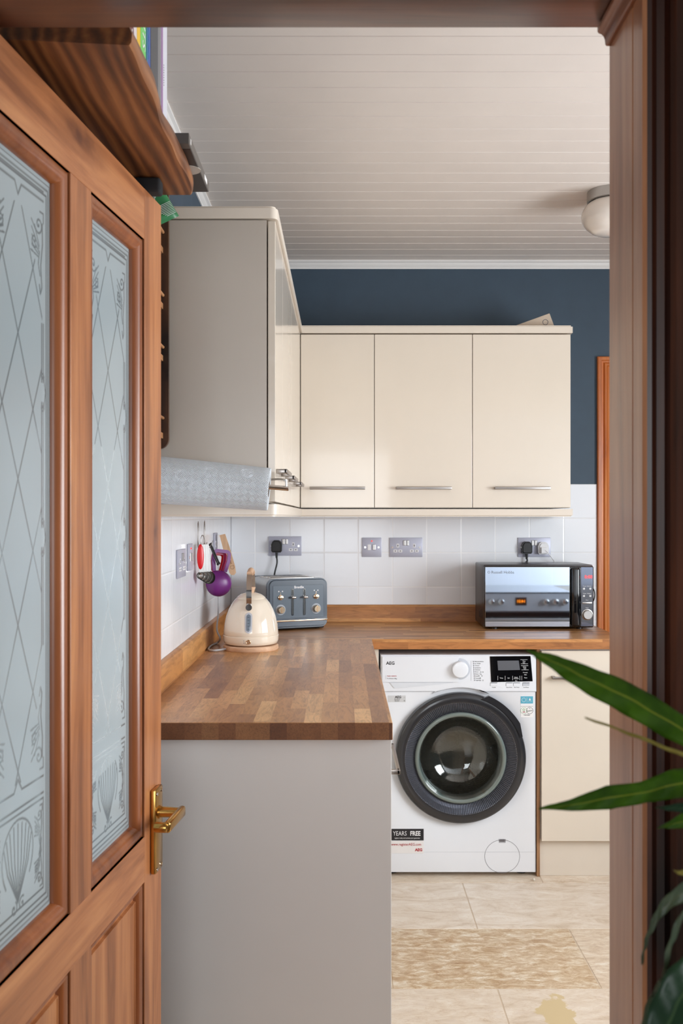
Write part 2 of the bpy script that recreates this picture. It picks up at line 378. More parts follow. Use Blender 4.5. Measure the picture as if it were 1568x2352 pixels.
def steel_floor():
    a = N('travertine'); at = a.n('ShaderNodeAttribute', attribute_name='vein')
    n1 = a.noise(a.coord((3.5, 9, 3)), 1.6, 7, 0.65, 1.4)
    n2 = a.noise(a.coord((9, 20, 8)), 2.0, 8, 0.74, 0.5)
    vo = a.n('ShaderNodeTexVoronoi', feature='DISTANCE_TO_EDGE'); a.l(a.mix(0.5, a.coord((30, 56, 10)), a.n_color(9)), vo.inputs['Vector']); vo.inputs['Scale'].default_value = 1.0
    light = a.ramp(n1, [(0.3, srgb(206, 186, 164)), (0.45, srgb(226, 211, 194)), (0.6, srgb(238, 227, 214)), (0.75, srgb(246, 240, 232))])
    vein = a.ramp(n2, [(0.34, srgb(176, 142, 108)), (0.46, srgb(200, 172, 138)), (0.54, srgb(218, 198, 170)), (0.64, srgb(238, 228, 212))])
    vm = a.math('MULTIPLY', at.outputs['Fac'], a.math('ADD', 0.5, a.math('MULTIPLY', n1, 0.9)))
    c = a.mix(vm, light, vein)
    crack = a.ramp(a.noise(a.coord((5, 12, 5)), 1.3, 8, 0.6, 2.5), [(0.485, (1, 1, 1, 1)), (0.5, (0.84, 0.76, 0.66, 1)), (0.515, (1, 1, 1, 1))])
    c = a.mix(0.7, c, crack, 'MULTIPLY')
    ed = a.ramp(vo.outputs['Distance'], [(0.0, (0.8, 0.72, 0.62, 1)), (0.06, (1, 1, 1, 1))])
    c = a.mix(a.math('MULTIPLY', at.outputs['Fac'], 0.5), c, a.mix(1.0, c, ed, 'MULTIPLY'))
    # filled honey coloured patch
    sh = a.noise(a.coord((14, 14, 14)), 1, 4)
    ps = a.n('ShaderNodeTexCoord'); sp = a.n('ShaderNodeSeparateXYZ'); a.l(ps.outputs['Object'], sp.inputs[0])
    dx = a.math('DIVIDE', a.math('SUBTRACT', sp.outputs[0], 0.60), 0.055); dy = a.math('DIVIDE', a.math('SUBTRACT', sp.outputs[1], 2.66), 0.14)
    rr = a.math('ADD', a.math('SQRT', a.math('ADD', a.math('MULTIPLY', dx, dx), a.math('MULTIPLY', dy, dy))), a.math('MULTIPLY', a.math('SUBTRACT', sh, 0.5), 2.6))
    c = a.mix(a.ramp(rr, [(0.75, (1, 1, 1, 1)), (0.85, (0, 0, 0, 1))]), c, srgb(212, 190, 148))
    a.l(c, a.p.inputs['Base Color']); a.setp(Roughness=0.35, Specular_IOR_Level=0.4); a.bump(n2, 0.15, 0.001)
    return a.m
M_['floor'] = steel_floor()
M_['grout'] = plain('floor_grout', srgb(206, 188, 166), 0.8)
M_['hallfl'] = wood('hall_floorboards', srgb(90, 60, 40), srgb(130, 92, 62), srgb(150, 110, 76), 1, 0.4, 0.2)

# ------------------------------------------------------------------ setting
CZ = E+1.14; LX = -0.492; BY = 4.27; RX = 2.2; FYY = 1.21
# floor: grout bed + individual travertine slabs in one mesh
b = B(); b.box(LX-0.1, RX, 1.10, BY, -0.06, -0.0012)
base = b.build('floor', [M_['grout'], M_['floor']]); struct(base)
bm = bmesh.new(); bm.from_mesh(base.data); lay = bm.faces.layers.float.new('vein')
rng = random.Random(5)
rows = [3.614+0.406*k for k in range(-7, 3)]
for ri, y0 in enumerate(rows):
    odd = (round((y0-3.614)/0.406)) % 2
    x = -0.765 + (0.305 if odd else 0.0)    # joints at .455 on even, .76 on odd rows
    k0 = round((y0-3.614)/0.406)
    xs = [(0.455 if k0 in (-1, -3, 1) else 0.76)+0.61*j for j in range(-3, 5)]
    if k0 == -1: xs = [0.455+0.61*j for j in range(-3, 5)]
    for xa in xs:
        xb = xa+0.61; ya, yb = max(y0, 1.105), min(y0+0.406, BY)
        xa2, xb2 = max(xa, LX-0.09), min(xb, RX-0.01)
        if xb2-xa2 < 0.02 or yb-ya < 0.02: continue
        t = bmesh.new(); bmesh.ops.create_cube(t, size=1)
        g = 0.0016
        for v in t.verts: v.co = ((xa2+xb2)/2+v.co.x*(xb2-xa2-2*g), (ya+yb)/2+v.co.y*(yb-ya-2*g), -0.005+v.co.z*0.01)
        bmesh.ops.bevel(t, geom=[e for e in t.edges if all(v.co.z > -0.001 for v in e.verts)], offset=0.0012, segments=1, affect='EDGES')
        vn = {-1: 0.10, -2: 1.0, -3: 0.25, 0: 0.3}.get(k0, rng.random()*0.6)
        if k0 == -2 and xa > 0.7: vn = 0.55
        mm = bpy.data.meshes.new('t'); t.to_mesh(mm); t.free(); nf = len(bm.faces); bm.from_mesh(mm); bpy.data.meshes.remove(mm)
        bm.faces.ensure_lookup_table()
        for f in bm.faces[nf:]: f.material_index = 1; f[lay] = vn
bm.to_mesh(base.data); bm.free()
struct(B().box(-1.3, 1.4, -2.1, 1.10, -0.06, 0.0).build('floor', M_['hallfl']))
# ceiling of tongue and groove boards running across the room
pr = []; y = FYY-0.05; pitch = 0.0905
yy = 4.264-0.0905*38
poly = [(1.0, CZ+0.05)]
y = yy-0.0; poly = [(y, CZ+0.05), (y, CZ)]
while y < BY+0.01:
    poly += [(y+pitch-0.0035, CZ), (y+pitch-0.0012, CZ+0.0032), (y+pitch+0.0006, CZ+0.0032), (y+pitch+0.0018, CZ)]
    y += pitch
poly.append((y+0.01, CZ)); poly.append((y+0.01, CZ+0.05))
b = B(); b.prism(poly, LX-0.1, RX+0.05, 'x'); struct(b.build('ceiling', M_['ceil']))
struct(B().box(-1.3, 1.4, -2.1, 1.08, CZ, CZ+0.05).build('ceiling', M_['hallw']))
# back wall (with tiling), doorway opening X 1.19..1.99
wb = thing('wall_back', (0, BY, 0)); struct(wb)
b = B(); b.box(LX-0.1, 1.19, BY, BY+0.1, 0, CZ); b.box(1.99, RX+0.1, BY, BY+0.1, 0, CZ); b.box(1.19, 1.99, BY, BY+0.1, 2.03, CZ)
b.build('wall_surface', M_['blue'], wb, off=True)
ZT = E+0.1453
b = B().box(LX, 1.136, 4.264, BY, 0.85, ZT, 0.002); b.build('tiling', M_['tile_b'], wb, off=True)
wl = thing('wall_left', (LX, 2.7, 0)); struct(wl)
b = B().box(LX-0.1, LX-0.006, FYY, BY, 0, CZ); b.build('wall_surface', M_['blue'], wl, off=True)
b = B().box(LX-0.006, LX, FYY, 4.264, 0.85, ZT, 0.002); b.build('tiling', M_['tile_l'], wl, off=True)
# right wall with window opening
wr = thing('wall_right', (RX, 2.6, 0)); struct(wr)
b = B(); b.box(RX, RX+0.1, FYY-0.1, 1.35, 0, CZ); b.box(RX, RX+0.1, 2.9, BY+0.1, 0, CZ); b.box(RX, RX+0.1, 1.35, 2.9, 0, 0.9); b.box(RX, RX+0.1, 1.35, 2.9, 1.95, CZ)
b.build('wall_surface', M_['blue'], wr, off=True)
wn = thing('window_1', (RX+0.03, 2.12, 0.9)); struct(wn)
b = B()
for (a0, a1, c0, c1) in ((1.35, 1.39, 0.9, 1.95), (2.86, 2.9, 0.9, 1.95), (2.11, 2.14, 0.9, 1.95), (1.35, 2.9, 0.9, 0.94), (1.35, 2.9, 1.91, 1.95)):
    b.box(RX+0.02, RX+0.07, a0, a1, c0, c1, 0.004)
b.build('window_frame', M_['white_paint'], wn, off=True)
B().box(RX-0.03, RX+0.02, 1.31, 2.94, 0.87, 0.90, 0.004).build('window_sill', M_['white_paint'], wn, off=True)
# front wall (holds the doorway)
JR = 0.339; LZ = E+0.6188
wf = thing('wall_front', (0, 1.145, 0)); struct(wf)
b = B(); b.box(JR+0.03, RX+0.1, 1.09, FYY, 0, CZ); b.box(-1.3, -0.525, 1.09, FYY, 0, CZ); b.box(-0.525, JR+0.03, 1.09, FYY, LZ+0.03, CZ)
b.build('wall_surface', M_['hallw'], wf, off=True)
B().box(JR+0.11, RX, FYY, FYY+0.006, 0.9, 2.1, 0.002).build('tiling', M_['tile_f'], wf, off=True)
# hall
struct(B().box(-1.4, -1.3, -2.1, 1.2, 0, CZ).build('wall_hall_left', M_['hallw']))
struct(B().box(1.4, 1.5, -2.1, 1.09, 0, CZ).build('wall_hall_right', M_['hallw']))
b = B(); b.box(-1.3, -0.75, -2.1, -2.0, 0, CZ); b.box(0.75, 1.4, -2.1, -2.0, 0, CZ); b.box(-0.75, 0.75, -2.1, -2.0, 0, 0.8); b.box(-0.75, 0.75, -2.1, -2.0, 2.2, CZ)
struct(b.build('wall_hall_rear', M_['hallw']))
# cornices
def cornice_prof(): return [(0, 0), (0.022, 0), (0.022, -0.008), (0.014, -0.012), (0.012, -0.022), (0.005, -0.028), (0.004, -0.036), (0, -0.036)]
b = B(); b.prism([(BY-d, CZ+z) for d, z in cornice_prof()], LX, RX, 'x'); struct(b.build('trim_1', M_['white_paint'], smooth=40))
b = B(); b.prism([(LX-0.006+d, CZ+z) for d, z in cornice_prof()], FYY, BY, 'y'); struct(b.build('trim_2', M_['white_paint'], smooth=40))
# pine door frame in the back wall and its door
t3 = thing('trim_3', (1.59, BY, 0)); struct(t3)
def arch_prof():
    return [(0, 0), (0, -0.016), (0.004, -0.019), (0.016, -0.019), (0.019, -0.012), (0.026, -0.012), (0.032, -0.020), (0.040, -0.022), (0.046, -0.016), (0.054, -0.018), (0.060, -0.012), (0.066, -0.012), (0.066, 0)]
X0, X1, ZA = 1.137, 2.04, E+0.712
b = B(); b.prism([(X0+i, BY+y) for i, y in arch_prof()], 0, ZA-0.0, 'z')
b2 = B(); b2.prism([(X0+i, BY+y) for i, y in arch_prof()], 0, ZA, 'z')
# mitred top-left corner built as a loop
b = B(); prof = arch_prof()
t = bmesh.new(); loops = []
for i, yv in prof:
    loops.append([t.verts.new(p) for p in ((X0+i, BY+yv, 0.0), (X0+i, BY+yv, ZA-i), (X1-i, BY+yv, ZA-i), (X1-i, BY+yv, 0.0))])
for A, C in zip(loops, loops[1:]):
    for k in range(3): t.faces.new((A[k], A[k+1], C[k+1], C[k]))
bmesh.ops.recalc_face_normals(t, faces=t.faces); b._merge(t)
b.build('door_architrave', M_['pine_or'], t3, smooth=30, off=True)
d2 = thing('door_2', (1.59, BY+0.03, 0)); struct(d2)
b = B(); b.box(1.20, 1.98, BY+0.02, BY+0.06, 0.005, 2.025, 0.003); b.box(1.30, 1.88, BY+0.012, BY+0.02, 1.1, 1.9, 0.004); b.box(1.30, 1.88, BY+0.012, BY+0.02, 0.2, 0.95, 0.004)
b.build('door_panel', M_['pine_or'], d2, off=True)
B().cyl((1.26, BY+0.02, 1.0), (1.26, BY-0.02, 1.0), 0.012).build('door_handle', M_['brass'], d2, off=True)

# ------------------------------------------------------------------ near doorway frame (trim_4 jamb right, trim_5 lintel, trim_6 left jamb)
b = B()
pts = [(JR+0.06, 1.212), (JR, 1.212), (JR, 1.118), (JR+0.0012, 1.116), (JR+0.0012, 1.114), (JR-0.0004, 1.112), (JR-0.0004, 1.079), (JR+0.004, 1.0755), (JR+0.009, 1.0745),
       (JR+0.010, 1.082), (JR+0.018, 1.086), (JR+0.026, 1.083), (JR+0.029, 1.072), (JR+0.034, 1.067), (JR+0.040, 1.068), (JR+0.043, 1.076), (JR+0.056, 1.078), (JR+0.060, 1.070), (JR+0.072, 1.066), (JR+0.080, 1.074), (JR+0.080, 1.09), (JR+0.06, 1.09)]
b.prism(pts, 0, LZ+0.07, 'z'); ta = b.build('trim_4', [M_['jamb_v'], M_['arch_shaded']], smooth=25); struct(ta)
for f in ta.data.polygons:
    if f.center.x > JR+0.002 and f.center.y < 1.10: f.material_index = 1
b = B(); b.box(-0.525, JR+0.03, 1.03, 1.212, LZ, LZ+0.03, 0.001); b.box(-0.59, JR+0.08, 1.066, 1.09, LZ+0.004, LZ+0.075, 0.006)
struct(b.build('trim_5', M_['jamb_h'], smooth=30))
b = B(); b.box(-0.525, -0.50, 1.07, 1.212, 0, LZ, 0.001); b.box(-0.585, -0.512, 1.066, 1.09, 0, LZ+0.07, 0.006)
struct(b.build('trim_6', M_['jamb_v']))
# ogee bracket moulding under the lintel at the right
s = 1818.0
pp = [(1371, 64), (1371, 74), (1374, 78), (1380, 80), (1385, 85), (1388, 93), (1389, 104), (1392, 107), (1400, 107), (1408, 104), (1410, 96), (1412, 64)]
b = B(); b.prism([((px-784)/s, E+(1187-py)/s) for px, py in pp], 1.035, 1.209, 'y')
b.prism([((px-784)/s, E+(1187-py)/s) for px, py in ((1376, 62), (1380, 78), (1384, 62))], 1.035, 1.205, 'y')
struct(b.build('trim_7', wood('bracket_wood', srgb(100, 48, 18), srgb(146, 82, 38), srgb(172, 108, 58), 1, 0.35, 0.4, knots=False), smooth=35))

# ------------------------------------------------------------------ the open door with etched panes
DW = 0.813; DT = 0.042; DZ0 = 0.008; DZ1 = 1.991
door = thing('door_1', (-0.4467, 1.075, 0), math.radians(90-6.53)); struct(door)
zt, zm1, zm0, zb = 1.896, 0.785, 0.701, 0.21
ST = [(0.0, 0.1025), (0.7105, DW)]; MU = (0.362, 0.445)
b = B()
for a0, a1 in ST: b.box(a0, a1, 0, DT, DZ0, DZ1, 0.0012)
b.build('door_stile', M_['door_v'], door)
b = B().box(MU[0], MU[1], 0, DT, DZ0+0.2, zt, 0.0012); b.build('door_mullion', M_['door_v'], door)
b = B(); b.box(0.1027, 0.7103, 0.0003, DT-0.0003, zt, DZ1-0.0004, 0.001); b.build('top_rail', M_['door_h'], door)
b = B(); b.box(0.1027, 0.7103, -0.0003, DT+0.0003, zm0, zm1, 0.001); b.build('middle_rail', M_['door_h'], door)
b = B(); b.box(0.1027, 0.7103, 0.0003, DT-0.0003, DZ0, zb, 0.001); b.build('bottom_rail', M_['door_h'], door)
prof = [(0.0, 0.001), (0.0, 0.0062), (0.0014, 0.0064), (0.0018, 0.0040), (0.007, 0.0022), (0.013, 0.0034), (0.020, 0.0085), (0.024, 0.0145), (0.0255, 0.019), (0.0255, 0.0225)]
for k, (a0, a1) in enumerate(((0.1025, 0.362), (0.445, 0.7105))):
    b = B(); b.frame(a0, a1, zm1, zt, prof)
    b.frame(a0, a1, zm1, zt, [(-0.0005, DT), (0.02, DT-0.004), (0.0255, DT-0.018)])
    b.build('glazing_bead', M_['door_m'], door, smooth=35)
    b = B(); b.frame(a0, a1, zb, zm0, [(i*0.75, y*0.9+0.0005) for i, y in prof]); b.build('panel_moulding', M_['door_m'], door, smooth=35)
    b = B(); b.box(a0+0.005, a1-0.005, 0.016, DT-0.010, zb+0.003, zm0-0.003)
    # raised field with routed edge
    b.frame(a0+0.019, a1-0.019, zb+0.03, zm0-0.028, [(0.0, 0.016), (0.001, 0.0105), (0.003, 0.0105), (0.004, 0.012)])
    b.box(a0+0.023, a1-0.023, 0.012, 0.0161, zb+0.034, zm0-0.032)
    b.build('lower_panel', M_['door_v'], door)
# etched panes: "frost" attribute marks where the acid-etched surface is left clear
def spiral(cx, cz, r, a0, turns, sgn=1, n=26):
    return [(cx+r*(1-i/n)*math.cos(a0+sgn*turns*2*PI*i/n), cz+r*(1-i/n)*math.sin(a0+sgn*turns*2*PI*i/n)) for i in range(n+1)]
def pane_mask(W, Z0, Z1, X, Z):
    D = np.full(X.shape, 9.0)
    def seg(p, q, w=0.0):
        px, pz = p; qx, qz = q; dx, dz = qx-px, qz-pz; L = dx*dx+dz*dz+1e-12
        t_ = np.clip(((X-px)*dx+(Z-pz)*dz)/L, 0, 1)
        d = np.hypot(X-px-t_*dx, Z-pz-t_*dz)-w; np.minimum(D, d, out=D)
    def line(pts, w=0.0):
        for p, q in zip(pts, pts[1:]): seg(p, q, w)
    def rect(x0, x1, z0, z1, w): line([(x0, z0), (x1, z0), (x1, z1), (x0, z1), (x0, z0)], w)
    h = W/2
    for ins, w in ((0.006, 0.0003), (0.011, 0.0009), (0.0165, 0.0009)): rect(-h+ins, h-ins, Z0+ins*1.5, Z1-ins*1.6, w)
    zi0, zi1 = Z0+0.036, Z1-0.055; xi = h-0.026
    zc = 1.005
    # lattice
    u1 = ((Z-1.432)/0.1+X/0.047)/2; u2 = ((Z-1.432)/0.1-X/0.047)/2; k = 2/math.hypot(1/0.1, 1/0.047)
    lat = np.minimum(np.abs(u1-np.round(u1)), np.abs(u2-np.round(u2)))*k-0.0008
    dia = np.abs(Z-(zc+zi1)/2)/((zi1-zc)/2)*1.0+np.abs(X)/(xi*1.02)*0.12
    inside = (np.abs(X) < xi-0.004) & (dia < 0.99)
    lat[~inside] = 9; 
    # keep the corners clear of lattice where scrolls sit
    for sx in (-1, 1):
        for zz in (zi1, zc+0.012):
            cc = (np.abs(X-sx*xi)/0.055+np.abs(Z-zz)/0.15) < 1; lat[cc] = 9
    np.minimum(D, lat, out=D)
    # side bars, broken by pointed motifs
    for sx in (-1, 1):
        for xo in (0.0, 0.0055):
            for (za, zb_) in ((zc+0.19, zc+0.33), (zc+0.36, zc+0.54), (zc+0.57, zi1-0.16)):
                seg((sx*(xi-xo), za), (sx*(xi-xo), zb_), 0.0009)
        for zz in (zc+0.345, zc+0.555):
            line([(sx*xi, zz+0.03), (sx*(xi+0.007), zz), (sx*xi, zz-0.03)], 0.0007)
            line(spiral(sx*(xi-0.003), zz+0.022, 0.006, 0, 1.2, sx), 0.0006); line(spiral(sx*(xi-0.003), zz-0.022, 0.006, 0, 1.2, -sx), 0.0006)
    # corner scroll work
    def scroll(cx, cz, sx, sz, S=1.0):
        def T(pts): return [(cx-sx*x*S, cz-sz*z*S) for x, z in pts]
        line(T(spiral(0.016, 0.020, 0.014, 0.3, 1.5)), 0.0009); line(T(spiral(0.030, 0.046, 0.010, 2.2, -1.3)), 0.0008)
        line(T([(0.004, 0.016), (0.003, 0.045), (0.009, 0.078), (0.005, 0.108), (0.010, 0.118), (0.013, 0.106)]), 0.0010)
        for i in range(5): line(T([(0.014+0.001*i, 0.050+0.004*i), (0.026+0.004*i, 0.030+0.008*i), (0.040-0.001*i, 0.018+0.011*i)]), 0.0006)
        line(T([(0.0, 0.0), (0.0, 0.014)]), 0.0008); line(T([(0.0, 0.0), (0.012, 0.0)]), 0.0008)
        line(T([(0.013, 0.058), (0.017, 0.076), (0.011, 0.092)]), 0.0007)
    for sx in (-1, 1): scroll(sx*xi, zi1, sx, 1); scroll(sx*xi, zc+0.012, sx, -1)
    seg((-xi, zc), (-0.012, zc), 0.0011); seg((0.012, zc), (xi, zc), 0.0011); line([(-0.012, zc), (0, zc+0.016), (0.012, zc)], 0.0009)
    seg((-xi, zc-0.024), (xi, zc-0.024), 0.0011)
    line([(-xi, zi1+0.018), (-0.01, zi1+0.018), (0, zi1+0.002), (0.01, zi1+0.018), (xi, zi1+0.018)], 0.001)
    seg((-xi, zi1+0.032), (xi, zi1+0.032), 0.0008)
    # shell panel
    rect(-xi, xi, zi0, zc-0.032, 0.0008)
    zs = (zi0+zc-0.032)/2
    for i in range(9):
        a = (i-4)/4*0.92
        tip = (0.045*math.sin(a*1.25), zs+0.052*math.cos(a*1.1))
        line([(0, zs-0.055), (tip[0]*0.75, zs-0.02+0.02*math.cos(a)), tip], 0.0009)
    line([(0.047*math.sin(q*1.3)*(1.0), zs+0.058*math.cos(q*1.15)) for q in np.linspace(-1.75, 1.75, 24)], 0.0009)
    for sx in (-1, 1):
        line(spiral(sx*0.012, zs-0.06, 0.010, 1, 1.3, sx), 0.0008)
        scroll(sx*(xi-0.004), zc-0.040, sx, 1, 0.62); scroll(sx*(xi-0.004), zi0+0.006, sx, -1, 0.62)
    return D
def frost_material():
    a = N('etched_glass'); at = a.n('ShaderNodeAttribute', attribute_name='frost')
    tr = a.n('ShaderNodeBsdfTranslucent'); tr.inputs[0].default_value = (0.85, 0.93, 0.95, 1)
    df = a.n('ShaderNodeBsdfDiffuse'); df.inputs[0].default_value = (0.62, 0.71, 0.74, 1)
    gl = a.n('ShaderNodeBsdfGlossy'); gl.inputs['Roughness'].default_value = 0.22; gl.inputs[0].default_value = (0.9, 0.95, 1, 1)
    m1 = a.n('ShaderNodeMixShader'); m1.inputs[0].default_value = 0.45; a.l(df.outputs[0], m1.inputs[1]); a.l(tr.outputs[0], m1.inputs[2])
    fr = a.n('ShaderNodeFresnel'); fr.inputs[0].default_value = 1.4
    m2 = a.n('ShaderNodeMixShader'); a.l(fr.outputs[0], m2.inputs[0]); a.l(m1.outputs[0], m2.inputs[1]); a.l(gl.outputs[0], m2.inputs[2])
    tp = a.n('ShaderNodeBsdfTransparent'); tp.inputs[0].default_value = (0.80, 0.88, 0.88, 1)
    g2 = a.n('ShaderNodeBsdfGlossy'); g2.inputs['Roughness'].default_value = 0.02
    m3 = a.n('ShaderNodeMixShader'); a.l(fr.outputs[0], m3.inputs[0]); a.l(tp.outputs[0], m3.inputs[1]); a.l(g2.outputs[0], m3.inputs[2])
    m4 = a.n('ShaderNodeMixShader'); a.l(at.outputs['Fac'], m4.inputs[0]); a.l(m3.outputs[0], m4.inputs[1]); a.l(m2.outputs[0], m4.inputs[2])
    a.l(m4.outputs[0], a.out.inputs[0]); return a.m
M_['frost'] = frost_material()
def pane(a0, a1, z0, z1, y):
    st = 0.0016; nx = int((a1-a0)/st)+1; nz = int((z1-z0)/st)+1
    xs = np.linspace(a0, a1, nx); zs = np.linspace(z0, z1, nz); X, Z = np.meshgrid(xs, zs)
    D = pane_mask(a1-a0, z0, z1, X-(a0+a1)/2, Z)
    fr = 0.38+0.62*np.clip(D/0.0013, 0, 1)
    co = np.zeros((nz, nx, 3)); co[..., 0] = X; co[..., 1] = y; co[..., 2] = Z
    m = bpy.data.meshes.new('glass_pane'); idx = np.arange(nx*nz).reshape(nz, nx)
    q = np.stack([idx[:-1, :-1], idx[:-1, 1:], idx[1:, 1:], idx[1:, :-1]], -1).reshape(-1, 4)
    m.vertices.add(nx*nz); m.vertices.foreach_set('co', co.ravel())
    m.loops.add(q.size); m.loops.foreach_set('vertex_index', q.ravel().astype(np.int32))
    m.polygons.add(len(q)); m.polygons.foreach_set('loop_start', np.arange(0, q.size, 4, dtype=np.int32)); m.polygons.foreach_set('loop_total', np.full(len(q), 4, dtype=np.int32))
    m.update(calc_edges=True)
    at = m.attributes.new('frost', 'FLOAT', 'POINT'); at.data.foreach_set('value', fr.ravel().astype(np.float32))
    m.materials.append(M_['frost']); o = bpy.data.objects.new('glass_pane', m); COL.objects.link(o); o.parent = door; return o
for (a0, a1) in ((0.1025, 0.362), (0.445, 0.7105)): pane(a0+0.022, a1-0.022, zm1+0.022, zt-0.022, 0.0215)
# brass handle
hb = B(); hb.box(0.743, 0.789, -0.011, -0.0002, 0.702, 0.862, 0.003, 2)
hp = hb.build('handle_plate', M_['brass'], door, smooth=30)
b = B()
for zz in (0.71, 0.853):
    for xx in (0.751, 0.781): b.cyl((xx, -0.0112, zz), (xx, -0.0128, zz), 0.0035, seg=12)
b.build('screw', M_['chrome'], hp)
b = B(); b.cyl((0.766, -0.010, 0.815), (0.766, -0.014, 0.815), 0.0125, seg=24); b.cyl((0.766, -0.012, 0.815), (0.766, -0.050, 0.815), 0.0105, 0.009, seg=24)
b.box(0.672, 0.779, -0.060, -0.047, 0.805, 0.826, 0.0055, 3)
b.cyl((0.675, -0.055, 0.8155), (0.675, -0.030, 0.8155), 0.0095, seg=20, bev=0.003)
b.build('handle_lever', M_['brass'], hp, smooth=35)
b = B()
for zz in (0.25, 1.05, 1.8): b.cyl((-0.006, -0.004, zz-0.04), (-0.006, -0.004, zz+0.04), 0.005, seg=12)
b.build('hinge', M_['brass'], door)

# ------------------------------------------------------------------ live-edge shelf with what stands on it
sh = B(); rg = random.Random(3); n = 26
top = []; bot = []
y0, y1 = 1.300, 1.905; zb_, zt_ = E+0.640, E+0.675
t = bmesh.new(); rings = []
for i in range(n+1):
    f = i/n; yv = y0+(y1-y0)*f
    xf = -0.2865-0.004*f+0.0025*math.sin(f*9.0)+0.0016*math.sin(f*23+1)
    if f > 0.93: xf -= 0.006*((f-0.93)/0.07)**2
    xt = xf-0.004-0.004*math.sin(f*13+2)*0.7
    yl = yv - 0.02*(1-f)     # slightly skewed near end
    rings.append([t.verts.new(p) for p in ((LX+0.001, yl, zb_), (xf-0.003, yv, zb_), (xf, yv, zb_+0.004), (xf+0.001, yv, zb_+0.016), (xt+0.001, yv, zt_-0.004), (xt-0.003, yv, zt_), (LX+0.001, yl, zt_))])
for A, C in zip(rings, rings[1:]):
    for k in range(7): t.faces.new((A[k], A[(k+1) % 7], C[(k+1) % 7], C[k]))
t.faces.new(rings[0]); t.faces.new(rings[-1][::-1]); bmesh.ops.recalc_face_normals(t, faces=t.faces); sh._merge(t)
o = sh.build('wall_shelf', M_['plank'], smooth=50); tag(o, 'rough brown stained plank shelf with wavy edge fixed high above the glazed door', 'shelf')
b = B().box(-0.392, -0.341, 1.80, 1.835, E+0.6115, E+0.6395, 0.006, 3)
tag(b.build('door_buffer', M_['foam'], smooth=40), 'small black rubber block wedged between top of open door and plank shelf', 'door buffer')
def book(y0, y1, h, d, mats, label, txt=None, xoff=0.0, lean=0.0):
    x1 = -0.312+xoff
    t_ = thing('book', (x1-d/2, (y0+y1)/2, zt_+0.0005), 0, label, 'book', None)
    b = B(); b.box(x1-d, x1, y0, y1, zt_+0.0005, zt_+h, 0.0015); b.build('cover', mats[0], t_, off=True)
    b = B(); b.box(x1-d+0.001, x1-0.004, y0-0.0004, y1+0.0004, zt_+0.004, zt_+h-0.004); 
    b.build('spine_band' if False else 'pages', M_['paper'], t_, off=True) if False else b.bm.free()
    if txt:
        b = B(); M = Matrix.Translation((x1+0.0004, (y0+y1)/2, zt_+0.10)) @ Matrix.Rotation(PI/2, 4, 'Z') @ FY @ Matrix.Rotation(-PI/2, 4, 'Z')
        b.text(txt[0], txt[1], M); b.build('spine_lettering', txt[2], t_, off=True)
    if len(mats) > 1:
        b = B(); b.box(x1-0.002, x1+0.0003, y0+0.001, y0+(y1-y0)*0.28, zt_+0.001, zt_+h-0.001); b.build('spine_stripe', mats[1], t_, off=True)
    return t_
pk = lambda n_, r, g, bb: plain(n_, srgb(r, g, bb), 0.35)
book(1.375, 1.462, 0.24, 0.15, [pk('bk_white', 225, 215, 215)], 'white book with dark red spine lettering, nearest the lintel on the plank shelf', ('CATS', 0.05, pk('bk_dred', 110, 20, 40)))
book(1.464, 1.488, 0.25, 0.15, [pk('bk_yellow', 235, 190, 30)], 'yellow book between the white and the green ones on plank shelf')
book(1.490, 1.530, 0.26, 0.16, [pk('bk_green', 110, 205, 100)], 'lime green book with white spine lettering on plank shelf', ('IENTS', 0.03, M_['inkwhite']))
book(1.532, 1.566, 0.25, 0.16, [pk('bk_blue', 30, 80, 160), pk('bk_teal', 20, 120, 150)], 'blue book with squiggled spine beside the lime green one', ('~~~~', 0.03, pk('bk_lb', 90, 150, 210)))
book(1.568, 1.628, 0.27, 0.17, [pk('bk_grey', 62, 68, 76)], 'dark grey hardback book with ridged spine on plank shelf')
book(1.629, 1.655, 0.27, 0.17, [pk('bk_grey2', 118, 118, 122)], 'mid grey slim book beside the dark grey hardback')
book(1.657, 1.715, 0.29, 0.17, [pk('bk_wh2', 214, 216, 226), pk('bk_purp', 150, 110, 160)], 'white book with purple striped spine, last upright one on plank shelf', ('.........', 0.02, M_['inkgrey']))
# flat boxed item overhanging the shelf edge
bx = thing('boxed_game', (-0.36, 1.87, zt_+0.001), 0, 'flat dark printed box lying at far end of plank shelf, sticking out', 'box')
b = B().box(-0.44, -0.276, 1.735, 1.995, zt_+0.001, zt_+0.021, 0.0015); b.build('carton', pk('carton_grey', 92, 88, 84), bx, off=True)
b = B().box(-0.43, -0.2775, 1.76, 1.99, zt_+0.0004, zt_+0.0014); b.build('printed_face', pk('carton_print', 46, 38, 36), bx, off=True)
b = B().cyl((-0.300, 1.865, zt_+0.0012), (-0.300, 1.865, zt_-0.0002+0.0001), 0.026, seg=20); b.build('pale_print', pk('pale_print', 190, 182, 172), bx, off=True)
for (ya, yb) in ((1.75, 1.757), (1.93, 1.965)): b = B(); b.box(-0.2762, -0.2755, ya, yb, zt_+0.006, zt_+0.016); b.build('side_label', M_['paper'], bx, off=True)

